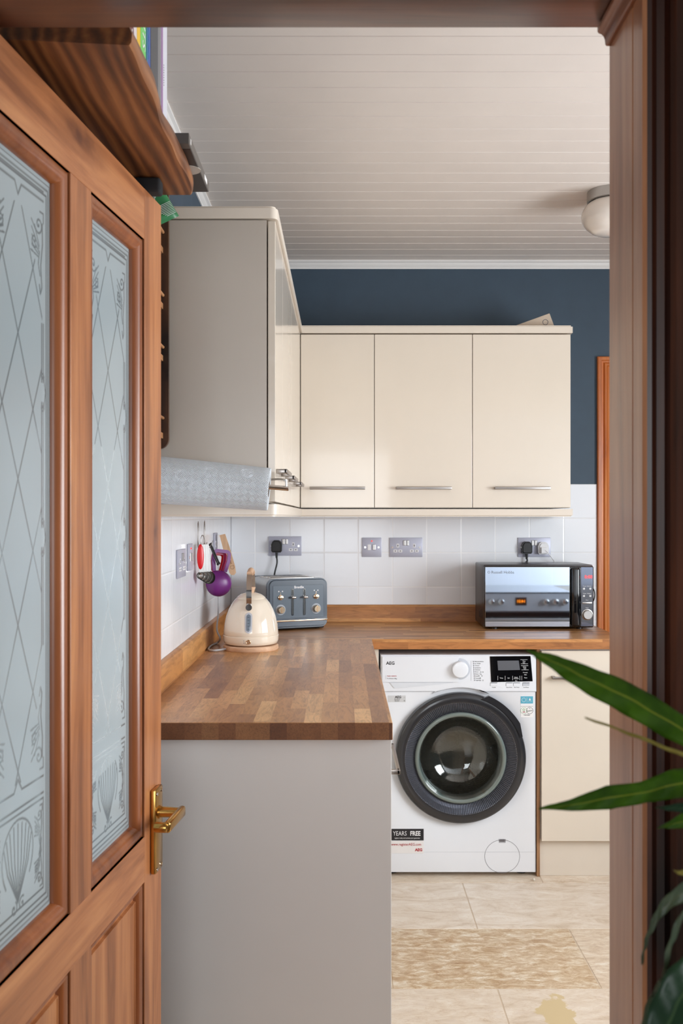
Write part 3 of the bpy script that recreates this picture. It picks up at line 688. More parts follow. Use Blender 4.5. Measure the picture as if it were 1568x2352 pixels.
# spice rack
rk = thing('spice_rack', (LX, 2.2, E+0.17), 0, 'dark stained wooden spice rack on wall beside the open door', 'rack')
def rack_side(ya, yb):
    xr = -0.4335; z0, z1 = E+0.170, E+0.87; b = B()
    pts = [(LX+0.001, z0)]+[(xr-0.025+0.025*math.sin(q), z0+0.025-0.025*math.cos(q)) for q in np.linspace(0, PI/2, 7)]+[(xr, z1), (LX+0.001, z1)]
    b.prism(pts, ya, yb, 'y'); return b
for ya in (1.99, 2.400): rack_side(ya, ya+0.014).build('side_panel', M_['rack'], rk, off=True)
for zz in (0.668, 0.528, 0.398, 0.204):
    B().box(LX+0.001, -0.447, 2.004, 2.400, E+zz-0.008, E+zz+0.006).build('rack_shelf', M_['dowel'], rk, off=True)
for zz in (0.713, 0.555, 0.425, 0.2475):
    B().cyl((-0.4475, 2.004, E+zz), (-0.4475, 2.400, E+zz), 0.0042, seg=12).build('guard_rod', M_['dowel'], rk, off=True)
# green foil packet in rack
pkx = thing('foil_packet', (-0.445, 2.27, E+0.681), 0, 'green foil seasoning packet poking out of dark spice rack', 'packet')
b = B(); t = bmesh.new(); g = 10; vs = {}
for side in (-1, 1):
    for i in range(g+1):
        for j in range(g+1):
            u, v = i/g*2-1, j/g*2-1; th = 0.014*max(0, (1-u**4)*(1-v**4))**0.6
            vs[side, i, j] = t.verts.new((u*0.034, side*th, v*0.042))
    for i in range(g):
        for j in range(g):
            f = [vs[side, i, j], vs[side, i+1, j], vs[side, i+1, j+1], vs[side, i, j+1]]
            t.faces.new(f if side < 0 else f[::-1])
bmesh.ops.remove_doubles(t, verts=t.verts, dist=1e-5)
Mp = Matrix.Translation((-0.436, 2.27, E+0.735)) @ Matrix.Rotation(math.radians(-30), 4, 'Y') @ Matrix.Rotation(math.radians(12), 4, 'Z')
b._merge(t, Mp); b.build('pouch', M_['greenbag'], pkx, smooth=60, off=True)
b = B()
for i in range(9): b.box(0.006-0.030*(i/9), 0.030, -0.0152, -0.0147, -0.036+i*0.0036, -0.0350+i*0.0036)
b.xf(Mp); b.build('printed_lines', M_['inkwhite'], pkx, off=True)
b = B(); b.text('organic', 0.013, TY(0, -0.0160, 0.018, 0.4)); b.xf(Mp); b.build('lettering', M_['inkwhite'], pkx, off=True)

# ------------------------------------------------------------------ ceiling lamp
lp = thing('ceiling_light', (0.945, 3.36, CZ), 0, 'round white opal glass ceiling lamp with brushed metal ring', 'ceiling lamp')
b = B(); b.lathe([(0, 0), (0.082, 0), (0.082, -0.034), (0.076, -0.036), (0.072, -0.030), (0, -0.028)], 48); b.build('lamp_base', M_['steel'], lp, smooth=35)
prof = [(0.060, -0.028)]+[(0.102*math.cos(a), -0.086+0.070*math.sin(a)) for a in np.linspace(0.9, -0.75, 16)]+[(0.070, -0.137), (0.066, -0.141), (0.05, -0.147), (0.02, -0.151), (0, -0.152)]
b = B(); b.lathe(prof, 64); b.build('lamp_shade', M_['opal'], lp, smooth=35)

# ------------------------------------------------------------------ worktops
WZ = E-0.465; WT = 0.0395
wt = thing('worktop', (0.3, 3.9, WZ), 0, 'L-shaped oak block worktop running along left and back walls', 'worktop')
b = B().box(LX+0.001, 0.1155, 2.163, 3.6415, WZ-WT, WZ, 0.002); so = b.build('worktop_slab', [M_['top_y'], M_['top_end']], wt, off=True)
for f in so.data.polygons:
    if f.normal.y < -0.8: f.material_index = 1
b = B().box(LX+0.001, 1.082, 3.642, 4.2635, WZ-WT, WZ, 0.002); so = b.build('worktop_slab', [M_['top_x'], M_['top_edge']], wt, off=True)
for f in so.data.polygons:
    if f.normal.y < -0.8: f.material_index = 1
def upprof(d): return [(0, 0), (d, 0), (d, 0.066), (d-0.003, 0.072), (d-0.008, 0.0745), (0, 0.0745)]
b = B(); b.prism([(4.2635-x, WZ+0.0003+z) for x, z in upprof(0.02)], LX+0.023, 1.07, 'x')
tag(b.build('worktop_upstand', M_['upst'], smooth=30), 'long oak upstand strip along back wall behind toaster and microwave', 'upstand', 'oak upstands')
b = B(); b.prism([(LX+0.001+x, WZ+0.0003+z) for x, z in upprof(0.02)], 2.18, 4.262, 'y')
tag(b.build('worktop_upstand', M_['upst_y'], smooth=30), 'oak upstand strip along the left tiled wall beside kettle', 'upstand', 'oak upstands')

# ------------------------------------------------------------------ wall cabinets
CT, CB = E+0.754, E+0.036
def bar_handle(L, d=0.028):   # along local x, door face y=0, protruding -y
    b = B(); b.box(-L/2, L/2, -d, -d+0.008, -0.0055, 0.0055, 0.0015)
    for sx in (-1, 1): b.box(sx*(L/2-0.006)-0.006, sx*(L/2-0.006)+0.006, -d+0.002, 0.0, -0.0055, 0.0055, 0.001)
    return b
def wall_unit(wd, label, side=False):
    # local: x 0..wd, front face y=0, depth to +0.31; z from CB..CT relative 0
    H = CT-CB; root = thing('wall_cabinet', (0, 0, 0), 0, label, 'cupboard', 'cream wall cupboards')
    b = B(); b.box(0.0004, wd-0.0004, 0.022, 0.317, 0, H); b.build('carcass', M_['grey_end'], root)
    b = B(); b.box(0.0012, wd-0.0012, 0, 0.019, 0.002, H-0.002, 0.0014); dr = b.build('cabinet_door', M_['cream'], root)
    h = bar_handle(0.228); h.xf(Matrix.Translation((wd/2, -0.0002, 0.082))); h.build('handle', M_['handle'], dr, smooth=30)
    return root
YB = 3.950
lab = ['narrow cream wall cupboard, leftmost of the three on back wall', 'cream wall cupboard in the middle of the three on back wall', 'cream wall cupboard at the right end of back wall, above microwave']
xx = -0.169
for i, wd in enumerate((0.3045, 0.4045, 0.4055)):
    u = wall_unit(wd, lab[i]); u.location = (xx, YB, CB); xx += wd
XR = xx
lab = ['nearest cream cupboard on left wall, its grey end towards the open door', 'middle cream cupboard on left wall, seen edge-on', 'far cream cupboard on left wall next to the corner']
y_ = 2.434
for i, wd in enumerate((0.30, 0.50, 0.50)):
    u = wall_unit(wd, lab[i]); u.location = (-0.168, y_, CB); u.rotation_euler = (0, 0, PI/2); y_ += wd
# corner filler post
b = B(); b.box(-0.1845, -0.170, y_+0.001, YB+0.012, CB+0.001, CT-0.001, 0.001)
tag(b.build('corner_post', M_['cream']), 'slim cream filler post in the inner corner between wall cupboards', 'filler post')
# cornice (top) and pelmet (bottom) as L profiles
def Lrun(zlo, zhi, o, rnd):
    # polygon around the fronts of both runs, o = overhang
    b = B(); r = 0.02
    pts = [(LX+0.001, 2.434-o)]
    cx, cy = -0.168+o-r, 2.434-o+r
    pts += [(cx+r*math.cos(a), cy+r*math.sin(a)) for a in np.linspace(-PI/2, 0, 6)]
    pts += [(-0.168+o, YB-o-0.0), (XR+0.006, YB-o), (XR+0.006, 4.262), (LX+0.001, 4.262)]
    b.prism(pts, zlo, zhi, 'z')
    return b
b = Lrun(CT+0.003, E+0.789, 0.006, 0)
bmesh.ops.bevel(b.bm, geom=[e for e in b.bm.edges if abs(e.verts[0].co.z-e.verts[1].co.z) < 1e-5 and e.verts[0].co.z > E+0.78], offset=0.006, segments=3, affect='EDGES')
tag(b.build('cabinet_cornice', M_['creamm'], smooth=30), 'cream cornice board running along the tops of all wall cupboards', 'cornice')
b = Lrun(E+0.0005, CB-0.004, 0.006, 0)
bmesh.ops.bevel(b.bm, geom=[e for e in b.bm.edges if abs(e.verts[0].co.z-e.verts[1].co.z) < 1e-5 and e.verts[0].co.z < E+0.01], offset=0.005, segments=3, affect='EDGES')
tag(b.build('cabinet_pelmet', M_['creamm'], smooth=30), 'cream pelmet board running along the undersides of all wall cupboards', 'pelmet')
# little beige meter on top of the cupboards
b = B(); m_ = thing('spirit_level', (0.84, 4.05, E+0.79), 0, 'small beige plastic gadget with round dial tilted on top of cupboards', 'gadget')
Mt = Matrix.Translation((0.817, 4.04, E+0.800)) @ Matrix.Rotation(math.radians(-20), 4, 'Y')
b.box(-0.075, 0.075, -0.008, 0.008, -0.034, 0.034, 0.003).xf(Mt); b.build('casing', plain('beige_plastic', srgb(206, 190, 172), 0.5), m_, smooth=40, off=True)
b = B(); b.tube([(0.045+0.011*math.cos(a), -0.0085, 0.004+0.011*math.sin(a)) for a in np.linspace(0, 2*PI, 20)[:-1]], 0.0012, 6, True).xf(Mt); b.build('dial', M_['inkgrey'], m_, off=True)

# ------------------------------------------------------------------ base cabinets
BT = WZ-WT-0.001
b = B().box(LX+0.001, 0.1135, 2.180, 2.199, 0.0, BT, 0.001)
tag(b.build('end_panel', M_['white_end']), 'large plain white end panel under the near end of worktop', 'end panel')
def base_unit(wd, label, handle_x=None, bottom=0.142, hl=0.27, gm='creamm'):
    root = thing('base_cabinet', (0, 0, 0), 0, label, 'cupboard', None)
    b = B(); b.box(0.0006, wd-0.0006, 0.022, 0.56, 0.142, BT-0.001); b.build('carcass', M_['pine_or' if gm == 'w' else 'white_end'], root)
    b = B(); b.box(0.0015, wd-0.0015, 0, 0.019, bottom, BT-0.006, 0.0014); dr = b.build('cabinet_door', M_['cream'], root)
    h = bar_handle(hl); h.xf(Matrix.Translation((handle_x or wd/2, -0.0002, E-0.612))); h.build('handle', M_['handle'], dr, smooth=30)
    b = B(); b.box(0.0006, wd-0.0006, 0.030, 0.046, 0.0005, 0.1415); b.build('plinth', M_['creamm'], root)
    return root
for i, (ya, wd, lb) in enumerate(((2.2, 0.46, 'cream base cupboard at the near end of left worktop, only its bar handle showing'), (2.661, 0.5, 'cream base cupboard in the middle under left worktop'), (3.162, 0.49, 'cream base cupboard by the corner under left worktop'))):
    u = base_unit(wd, lb); u.location = (0.113, ya, 0); u.rotation_euler = (0, 0, PI/2)
tag(B().box(0.1135, 0.142, 3.663, 3.68, 0.0005, BT, 0.001).build('filler_strip', M_['creamm']), 'narrow cream filler strip left of the washing machine', 'filler strip')
u = base_unit(0.305, 'narrow cream base cupboard right of the washing machine, behind the leaves', hl=0.228); u.location = (0.762, 3.655, 0)
# its handle sits further up
for ch in COL.objects:
    if ch.name.startswith('handle') and ch.parent and ch.parent.parent == u: ch.location.z = 0.0
tag(B().box(0.7485, 0.7605, 3.672, 4.23, 0.0005, BT, 0.001).build('side_panel', M_['sidew']), 'thin brown wooden side panel between washing machine and base cupboard', 'side panel')

# ------------------------------------------------------------------ washing machine
wm = thing('washing_machine', (0.447, 3.667, 0), 0, 'white front-loading washing machine with dark round door under worktop', 'washing machine')
HW = 0.2985; WF = 0.0; zB, zT = 0.016, E-0.527
def W(px, py): return ((px-784)/600.0-0.447, E-(py-1187)/600.0)
cxw, czw = W(1057, 1740)
RH = 0.206
zf = W(0, 1588)[1]       # fascia bottom
# body: shell with round opening in front
b = B(); t = bmesh.new(); nseg = 128
def rectpt(a, x0, x1, z0, z1):
    c, s_ = math.cos(a), math.sin(a); ts = []
    if c > 1e-9: ts.append((x1-cxw)/c)
    if c < -1e-9: ts.append((x0-cxw)/c)
    if s_ > 1e-9: ts.append((z1-czw)/s_)
    if s_ < -1e-9: ts.append((z0-czw)/s_)
    k = min(ts); return (cxw+c*k, czw+s_*k)
angs = sorted([2*PI*k/nseg for k in range(nseg)]+[math.atan2(zz-czw, xx_-cxw) % (2*PI) for xx_ in (-HW+0.006, HW-0.006) for zz in (zB+0.004, zT-0.001)])
inn = [t.verts.new((cxw+RH*math.cos(a), 0.012, czw+RH*math.sin(a))) for a in angs]
dsh = [t.verts.new((cxw+(0.275)*math.cos(a), 0.0, czw+(0.275)*math.sin(a))) for a in angs]
mid = [t.verts.new((cxw+(0.252)*math.cos(a), 0.012, czw+(0.252)*math.sin(a))) for a in angs]
outp = [rectpt(a, -HW+0.006, HW-0.006, zB+0.004, zT-0.001) for a in angs]
out = [t.verts.new((p[0], 0.0, p[1])) for p in outp]
o2 = [t.verts.new((max(-HW, min(HW, p[0]*1.03)) if abs(abs(p[0])-(HW-0.006)) < 1e-4 else p[0], 0.010, (zB if abs(p[1]-zB-0.004) < 1e-4 else (zT if abs(p[1]-zT+0.001) < 1e-4 else p[1])))) for p in outp]
o3 = [t.verts.new((v.co.x, 0.55, v.co.z)) for v in o2]
nn = len(angs)
for A, C in ((inn, mid), (mid, dsh), (dsh, out), (out, o2), (o2, o3)):
    for k in range(nn): t.faces.new((A[k], A[(k+1) % nn], C[(k+1) % nn], C[k]))
t.faces.new(o3); bmesh.ops.recalc_face_normals(t, faces=t.faces); b._merge(t)
b.build('body', M_['wm'], wm, smooth=50)
b = B()
for sx in (-0.25, 0.25):
    b = B(); b.cyl((sx, 0.06, 0), (sx, 0.06, 0.017), 0.02, seg=16); b.build('foot', M_['black'], wm)
# fascia, leaning slightly; curved lower edge over door
b = B(); pts = [(-HW+0.002, zT-0.002), (HW-0.002, zT-0.002), (HW-0.001, zf)]
lo = [(W(1110, 0)[0], zf+0.0)]+[(cxw+0.268*math.cos(a), czw+0.268*math.sin(a)) for a in np.linspace(math.radians(66), math.radians(114), 12)]+[(W(1000, 0)[0], zf)]
lo = [p for p in lo]; 
pts += lo+[(-HW+0.001, zf)]
b.prism(pts, -0.006, 0.0005, 'y'); bmesh.ops.bevel(b.bm, geom=[e for e in b.bm.edges if abs(e.verts[0].co.y+0.006) < 1e-5 and abs(e.verts[1].co.y+0.006) < 1e-5], offset=0.0025, segments=2, affect='EDGES')
fa = b.build('control_panel', M_['wm'], wm, smooth=30)
b = B()
for k in range(1): pass
b.tube([( -HW+0.001, -0.0005, zf-0.0008)]+[(x, -0.0005, z-0.0008) for x, z in reversed(lo)]+[(HW-0.001, -0.0005, zf-0.0008)], 0.0009, 6)
b.build('panel_seam', M_['inkgrey'], wm)
# detergent drawer: raised front with grip slope
x0, x1 = -HW+0.006, W(1053, 0)[0]; kx, kz = W(1055, 1536)
b = B()
arc = [(kx+0.030*math.cos(a), kz+0.030*math.sin(a)) for a in np.linspace(math.radians(100), math.radians(262), 14)]
b.prism([(x0, zT-0.006), (x1-0.0, zT-0.006)]+arc+[(x1, W(0, 1566)[1]), (x0+0.02, W(0, 1566)[1]), (x0, W(0, 1566)[1])], -0.011, -0.005, 'y')
bmesh.ops.bevel(b.bm, geom=[e for e in b.bm.edges if abs(e.verts[0].co.y+0.011) < 1e-5 and abs(e.verts[1].co.y+0.011) < 1e-5], offset=0.0015, segments=2, affect='EDGES')
dr = b.build('detergent_drawer', M_['wm'], wm, smooth=30)
b = B(); g0 = W(895, 1567); g1 = W(1040, 1567); g2 = W(905, 1580)
b.prism([(g0[0], g0[1]), (g1[0], g1[1]), (g2[0]+0.05, g2[1]+0.004), (g2[0], g2[1])], -0.0085, -0.0055, 'y'); b.build('drawer_grip', plain('drawer_grip_shade', srgb(218, 222, 229), 0.3), dr)  # soft shade of the grip slope put into a slightly greyer colour
b = B(); b.text('AEG', 0.017, TY(*[W(896, 0)[0], -0.0113, W(0, 1522.5)[1]]), bold=0.0004, sx=1.0); b.build('logo', M_['ink'], dr)
b = B(); b.text('7000 SERIES', 0.0065, TY(W(899, 0)[0], -0.0112, W(0, 1552)[1]), sx=1.15); b.build('series_text', M_['inkred'], dr)
b = B(); b.text('ProSteam 8kg', 0.0068, TY(W(899.5, 0)[0], -0.0112, W(0, 1557.5)[1])); b.box(W(885, 0)[0], W(885, 0)[0]+0.0006, -0.0112, -0.0110, W(0, 1559)[1], W(0, 1550)[1]); b.build('model_text', M_['inkgrey'], dr)
# knob
b = B(); MK = Matrix.Translation((kx, -0.006, kz)) @ Matrix.Rotation(PI/2, 4, 'X')
b.lathe([(0, 0.0), (0.041, 0.0), (0.040, 0.0025), (0.035, 0.0035), (0, 0.0035)], 48, MK); rb = b.build('knob_recess', M_['wmgrey'], wm, smooth=35)
b = B(); b.lathe([(0.031, 0.003), (0.0315, 0.018), (0.029, 0.0225), (0.024, 0.024), (0, 0.024)], 48, MK); b.build('program_knob', M_['wm'], wm, smooth=35)
# programme list
names = ['MixLoad 69min', 'Eco 40-60', 'Cottons', 'Synthetics', 'Delicates', 'Wool', '20min. 3kg', 'Steam', 'Outdoor', 'Hygiene']
b = B()
for i, s_ in enumerate(names):
    px, py = 1086+i*0.27, 1519+i*4.75; x, z = W(px, py)
    b.box(x-0.0008, x+0.0010, -0.0065, -0.0059, z-0.0026, z+0.0026)
    b.text(s_, 0.0058, TY(x+0.0035, -0.0062, z), ax='LEFT')
x, z = W(1081, 1520); b.box(x-0.0002, x+0.0003, -0.0063, -0.0059, W(0, 1563)[1], W(0, 1517)[1])
for (px, py) in ((1103, 1543), (1108, 1543), (1099, 1552), (1106, 1552), (1102, 1557), (1102, 1562), (1108, 1562)):
    x, z = W(px, py); b.tube([(x+0.0022*math.cos(a), -0.0062, z+0.0022*math.sin(a)) for a in np.linspace(0, 2*PI, 10)[:-1]], 0.0004, 4, True)
b.build('program_list', M_['ink'], fa)
# display
q = [W(1124, 1507), W(1217, 1506), W(1222, 1564), W(1127, 1566)]
b = B(); b.prism(q, -0.0078, -0.005, 'y'); dp = b.build('display', M_['blackgl'], wm)
q = [W(1141, 1517), W(1190, 1516.5), W(1193, 1538), W(1143, 1539)]
b = B(); b.prism(q, -0.0084, -0.0077, 'y'); b.build('screen', plain('lcd_grey', srgb(96, 98, 104), 0.3), dp)
b = B()
for (px, py, s_) in ((1202, 1518, 'Time'), (1202, 1521.5, 'Save'), (1203.5, 1531.5, 'Delay'), (1204, 1535, 'Start'), (1205, 1544, 'Prewash'), (1205.5, 1549, 'Stain'), (1206, 1556, 'Rinse'),
                     (1150.5, 1556.5, 'Temp.'), (1167, 1556.5, 'Spin'), (1184, 1555, 'Stains/'), (1184.5, 1558, 'Prewash'), (1184.5, 1563, 'Dry')):
    x, z = W(px, py); b.text(s_, 0.0052, TY(x, -0.0081, z), bold=0.00005)
for (px, py) in ((1202, 1514.5), (1203, 1524), (1203.5, 1528.5), (1204.5, 1538)):
    x, z = W(px, py); b.box(x-0.0135, x+0.0135, -0.0082, -0.0077, z-0.0004, z+0.0006)
for px in (1142, 1159, 1176, 1192.5, 1197):
    x, z = W(px, 1556.5); b.box(x-0.0005, x+0.0005, -0.0082, -0.0077, z-0.008, z+0.008)
b.build('display_text', M_['inkwhite'], dp)
for (px, wd_, s_) in ((1133, 16, 'On/Off'), (1168.5, 15, 'Extra Rinse'), (1185.5, 15, 'Max Wash'), (1207, 15.5, 'Start/Pause')):
    x, z = W(px, 1571.5); hw = wd_/1200.0
    b = B(); b.box(x-hw, x+hw, -0.0075, -0.0055, z-0.0052, z+0.0052, 0.0008); bt = b.build('panel_button', M_['wmgrey' if 'Start' in s_ else 'wm'], fa)
    b = B(); b.box(x-hw, x+hw, -0.0080, -0.0055, z+0.0052, z+0.0066); b.box(x-hw-0.0006, x-hw, -0.0065, -0.0055, z-0.0055, z+0.0055)
    b.text(s_, 0.0048, TY(x, -0.0062, z-0.011)); b.build('button_marking', M_['ink'], bt)
# stickers (a QR code stands there in life and is left out)
x, z = W(911, 1605); b = B(); b.box(x-0.034, x+0.034, -0.0008, 0.0, z-0.0125, z+0.0125); st = b.build('energy_sticker', plain('silver_sticker', srgb(205, 206, 208), 0.35), wm)
b = B(); b.text('AEG', 0.0125, TY(x+0.005, -0.001, z+0.0065), bold=0.0003)
for k in range(3): b.text('Mod. LFR 71864B'[:12-k], 0.0038, TY(x+0.001, -0.001, z-0.001-k*0.0042))
b.tube([(x+0.029+0.0022*math.cos(a), -0.001, z-0.007+0.0022*math.sin(a)) for a in np.linspace(0, 2*PI, 8)[:-1]], 0.0004, 4, True); b.box(x+0.026, x+0.032, -0.001, -0.0007, z+0.004, z+0.0045)
b.build('sticker_text', M_['ink'], st)
x, z = W(936, 1917); b = B(); b.box(x-0.062, x+0.061, -0.0010, 0.0, z-0.022, z+0.022); st = b.build('guarantee_sticker', M_['ink'], wm)
b = B(); b.text('YEARS', 0.0240, TY(x-0.030, -0.0013, z+0.004), sx=0.78); b.text('FREE', 0.0240, TY(x+0.029, -0.0013, z+0.004), bold=0.0007, sx=0.80)
b.text('register today and activate your guarantee', 0.0066, TY(x-0.002, -0.0013, z-0.013), bold=0.00005, sx=0.86); b.build('sticker_text', M_['inkwhite'], st)
x, z = W(936, 1945.5); b = B(); b.box(x-0.062, x+0.061, -0.0009, 0.0, z-0.024, z+0.0235); st2 = b.build('web_sticker', M_['paper'], wm)
b = B(); b.text('www.registerAEG.com', 0.0140, TY(x-0.006, -0.0012, z+0.010), bold=0.00008, sx=0.88); b.text('AEG', 0.0145, TY(x+0.042, -0.0012, z-0.011), bold=0.0006); b.build('sticker_text', M_['inkred'], st2)
x, z = W(1209.5, 1607.5); b = B(); b.box(x-0.0235, x+0.0235, -0.0010, 0.0, z-0.0135, z+0.0135); st = b.build('teal_sticker', M_['teal'], wm)
b = B(); b.tube([(x-0.0115+0.0075*math.cos(a), -0.0011, z+0.0075*math.sin(a)) for a in np.linspace(0, 2*PI, 20)[:-1]], 0.0006, 5, True); b.box(x-0.0003, x+0.0003, -0.0013, -0.0009, z-0.009, z+0.009)
b.prism([(x+0.0075, z-0.002), (x+0.0155, z-0.002), (x+0.0115, z+0.008)], -0.0013, -0.0009, 'y'); b.text('WOOLMARK', 0.0028, TY(x+0.0115, -0.0012, z-0.006)); b.build('emblem', M_['inkwhite'], st)
x, z = W(1209.5, 1632); b = B(); b.box(x-0.0235, x+0.0235, -0.0008, 0.0, z-0.026, z+0.0235); st = b.build('certified_sticker', M_['paper'], wm)
b = B(); b.box(x-0.0235, x+0.0235, -0.0011, -0.0007, z+0.016, z+0.0168)
b.tube([(x+0.011+0.0125*math.cos(a), -0.001, z+0.0+0.0125*math.sin(a)) for a in np.linspace(0, 2*PI, 24)[:-1]], 0.0006, 5, True)
b.text('Lenor', 0.0085, TY(x+0.011, -0.0011, z-0.0005, 0.12)); b.text('CERTIFIED', 0.0052, TY(x, -0.0011, z-0.0175)); b.text('*', 0.009, TY(x+0.011, -0.0011, z+0.006)); b.build('sticker_text', M_['ink'], st)
b = B(); b.tube([(x-0.0115+0.0125*math.cos(a), -0.001, z+0.0125*math.sin(a)) for a in np.linspace(0, 2*PI, 24)[:-1]], 0.0005, 5, True)
for k in range(5):
    a = k*1.257+0.3; b.cyl((x-0.0115+0.004*math.cos(a), -0.0012, z+0.003+0.004*math.sin(a)), (x-0.0115+0.004*math.cos(a), -0.0007, z+0.003+0.004*math.sin(a)), 0.0016, seg=8)
b.build('green_emblem', M_['green_ink'], st)
b = B(); b.text('ARIEL', 0.0042, TY(x-0.0115, -0.0011, z-0.0055), bold=0.0002); b.build('red_lettering', M_['inkred'], st)
# filter flap
fx, fz = W(1153, 1967)
b = B(); b.tube([(fx+0.067*math.cos(a), 0.0, fz+0.063*math.sin(a)) for a in np.linspace(0, 2*PI, 64)[:-1]], 0.0008, 5, True); ff = b.build('filter_flap', M_['inkgrey'], wm)
b = B(); b.box(fx-0.011, fx+0.011, -0.001, 0.001, fz+0.055, fz+0.066, 0.0008); b.tube([(fx-0.013, 0, fz+0.066), (fx-0.012, 0, fz+0.053), (fx+0.012, 0, fz+0.053), (fx+0.013, 0, fz+0.066)], 0.0008, 5); b.build('flap_catch', M_['ribs'], ff)
b = B(); b.tube([(-HW, -0.0002, W(0, 1957)[1]), (HW-0.003, -0.0002, W(0, 1957)[1])], 0.0004, 4); b.build('kickboard_seam', M_['wmgrey'], wm)
# door ring
MD = Matrix.Translation((cxw, 0.0, czw)) @ Matrix.Rotation(PI/2, 4, 'X')
b = B(); b.lathe([(0.250, -0.010), (0.2495, 0.010), (0.246, 0.018), (0.238, 0.022), (0.222, 0.023), (0.214, 0.022)], 128, MD)
rg_ = b.build('door_ring', M_['ring'], wm, smooth=40)
b = B(); t = bmesh.new(); nr = 190; R = []
for k in range(nr*2):
    a = PI*k/nr; up = 0.0 if k % 2 else 1.0
    R.append([t.verts.new((r*math.cos(a), r*math.sin(a), z-0.0055*(1-up)*sc_)) for r, z, sc_ in ((0.214, 0.022, 0), (0.211, 0.021, 1), (0.192, 0.014, 1), (0.176, 0.006, 1), (0.173, 0.004, 0))])
for k in range(nr*2):
    A = R[k]; C = R[(k+1) % (nr*2)]
    for j in range(4): t.faces.new((A[j], C[j], C[j+1], A[j+1]))
bmesh.ops.recalc_face_normals(t, faces=t.faces); b._merge(t, MD); b.build('ribbed_ring', M_['ribs'], rg_)
# grip lobe
b = B(); 
outer = [(cxw+0.262*math.cos(a), czw+0.262*math.sin(a)) for a in np.linspace(math.radians(31), math.radians(66), 16)]
inner = [(cxw+0.238*math.cos(a), czw+0.238*math.sin(a)) for a in np.linspace(math.radians(72), math.radians(20), 20)]
b.prism([(cxw+0.249*math.cos(math.radians(20)), czw+0.249*math.sin(math.radians(20)))]+outer+inner, -0.0262, -0.008, 'y')
bmesh.ops.bevel(b.bm, geom=[e for e in b.bm.edges if e.verts[0].co.y < -0.026 and e.verts[1].co.y < -0.026], offset=0.002, segments=2, affect='EDGES')
b.build('door_grip', M_['ring'], rg_, smooth=30)
# glass bowl and drum
b = B(); b.lathe([(0.173, 0.004), (0.172, 0.010), (0.164, 0.012), (0.156, 0.008), (0.148, -0.010), (0.138, -0.060), (0.115, -0.095), (0.07, -0.112), (0, -0.116),], 96, MD)
b.lathe([(0.170, 0.002), (0.160, 0.004), (0.152, -0.002), (0.145, -0.014), (0.134, -0.062), (0.112, -0.090), (0.068, -0.106), (0, -0.110)], 96, MD)
b.build('glass_bowl', M_['glass'], wm, smooth=60)
b = B(); b.lathe([(0.1745, 0.004), (0.174, 0.011), (0.168, 0.0145), (0.162, 0.013), (0.158, 0.008), (0.156, 0.002)], 96, MD); b.build('glass_rim', plain('pale_green_glass_edge', srgb(112, 124, 120), 0.08, coat=0.8, noise=0.05), wm, smooth=60)
b = B(); b.lathe([(0.206, -0.012), (0.205, -0.02), (0.176, -0.03), (0.170, -0.06), (0.215, -0.075), (0.222, -0.10), (0.222, -0.25), (0.19, -0.29), (0.05, -0.29), (0, -0.27)], 72, MD)
drum_m = N('perforated_drum'); drum_m.setp(Metallic=0.75, Roughness=0.38, Base_Color=srgb(205, 196, 188))
vo = drum_m.n('ShaderNodeTexVoronoi'); drum_m.l(drum_m.coord((34, 34, 34)), vo.inputs['Vector']); vo.inputs['Randomness'].default_value = 0.1
drum_m.bump(vo.outputs['Distance'], 0.8, 0.006); drum = b.build('drum', drum_m.m, wm, smooth=40)
for k in range(3):
    a = math.radians(100+120*k); t = B(); t.prism([(-0.035, 0.222), (-0.012, 0.155), (0.012, 0.155), (0.035, 0.222)], 0.12, 0.27, 'y'); t.xf(Matrix.Translation((cxw, 0, czw)) @ Matrix.Rotation(a, 4, 'Y'))
    bmesh.ops.bevel(t.bm, geom=t.bm.edges[:], offset=0.008, segments=2, affect='EDGES', clamp_overlap=True)
    t.build('drum_lifter', M_['steel'], drum, smooth=40)
b = B(); b.lathe([(0.20, -0.020), (0.172, -0.025), (0.152, -0.045), (0.165, -0.065), (0.16, -0.075)], 72, MD); b.build('door_gasket', plain('grey_rubber', srgb(128, 126, 124), 0.5), wm, smooth=60)

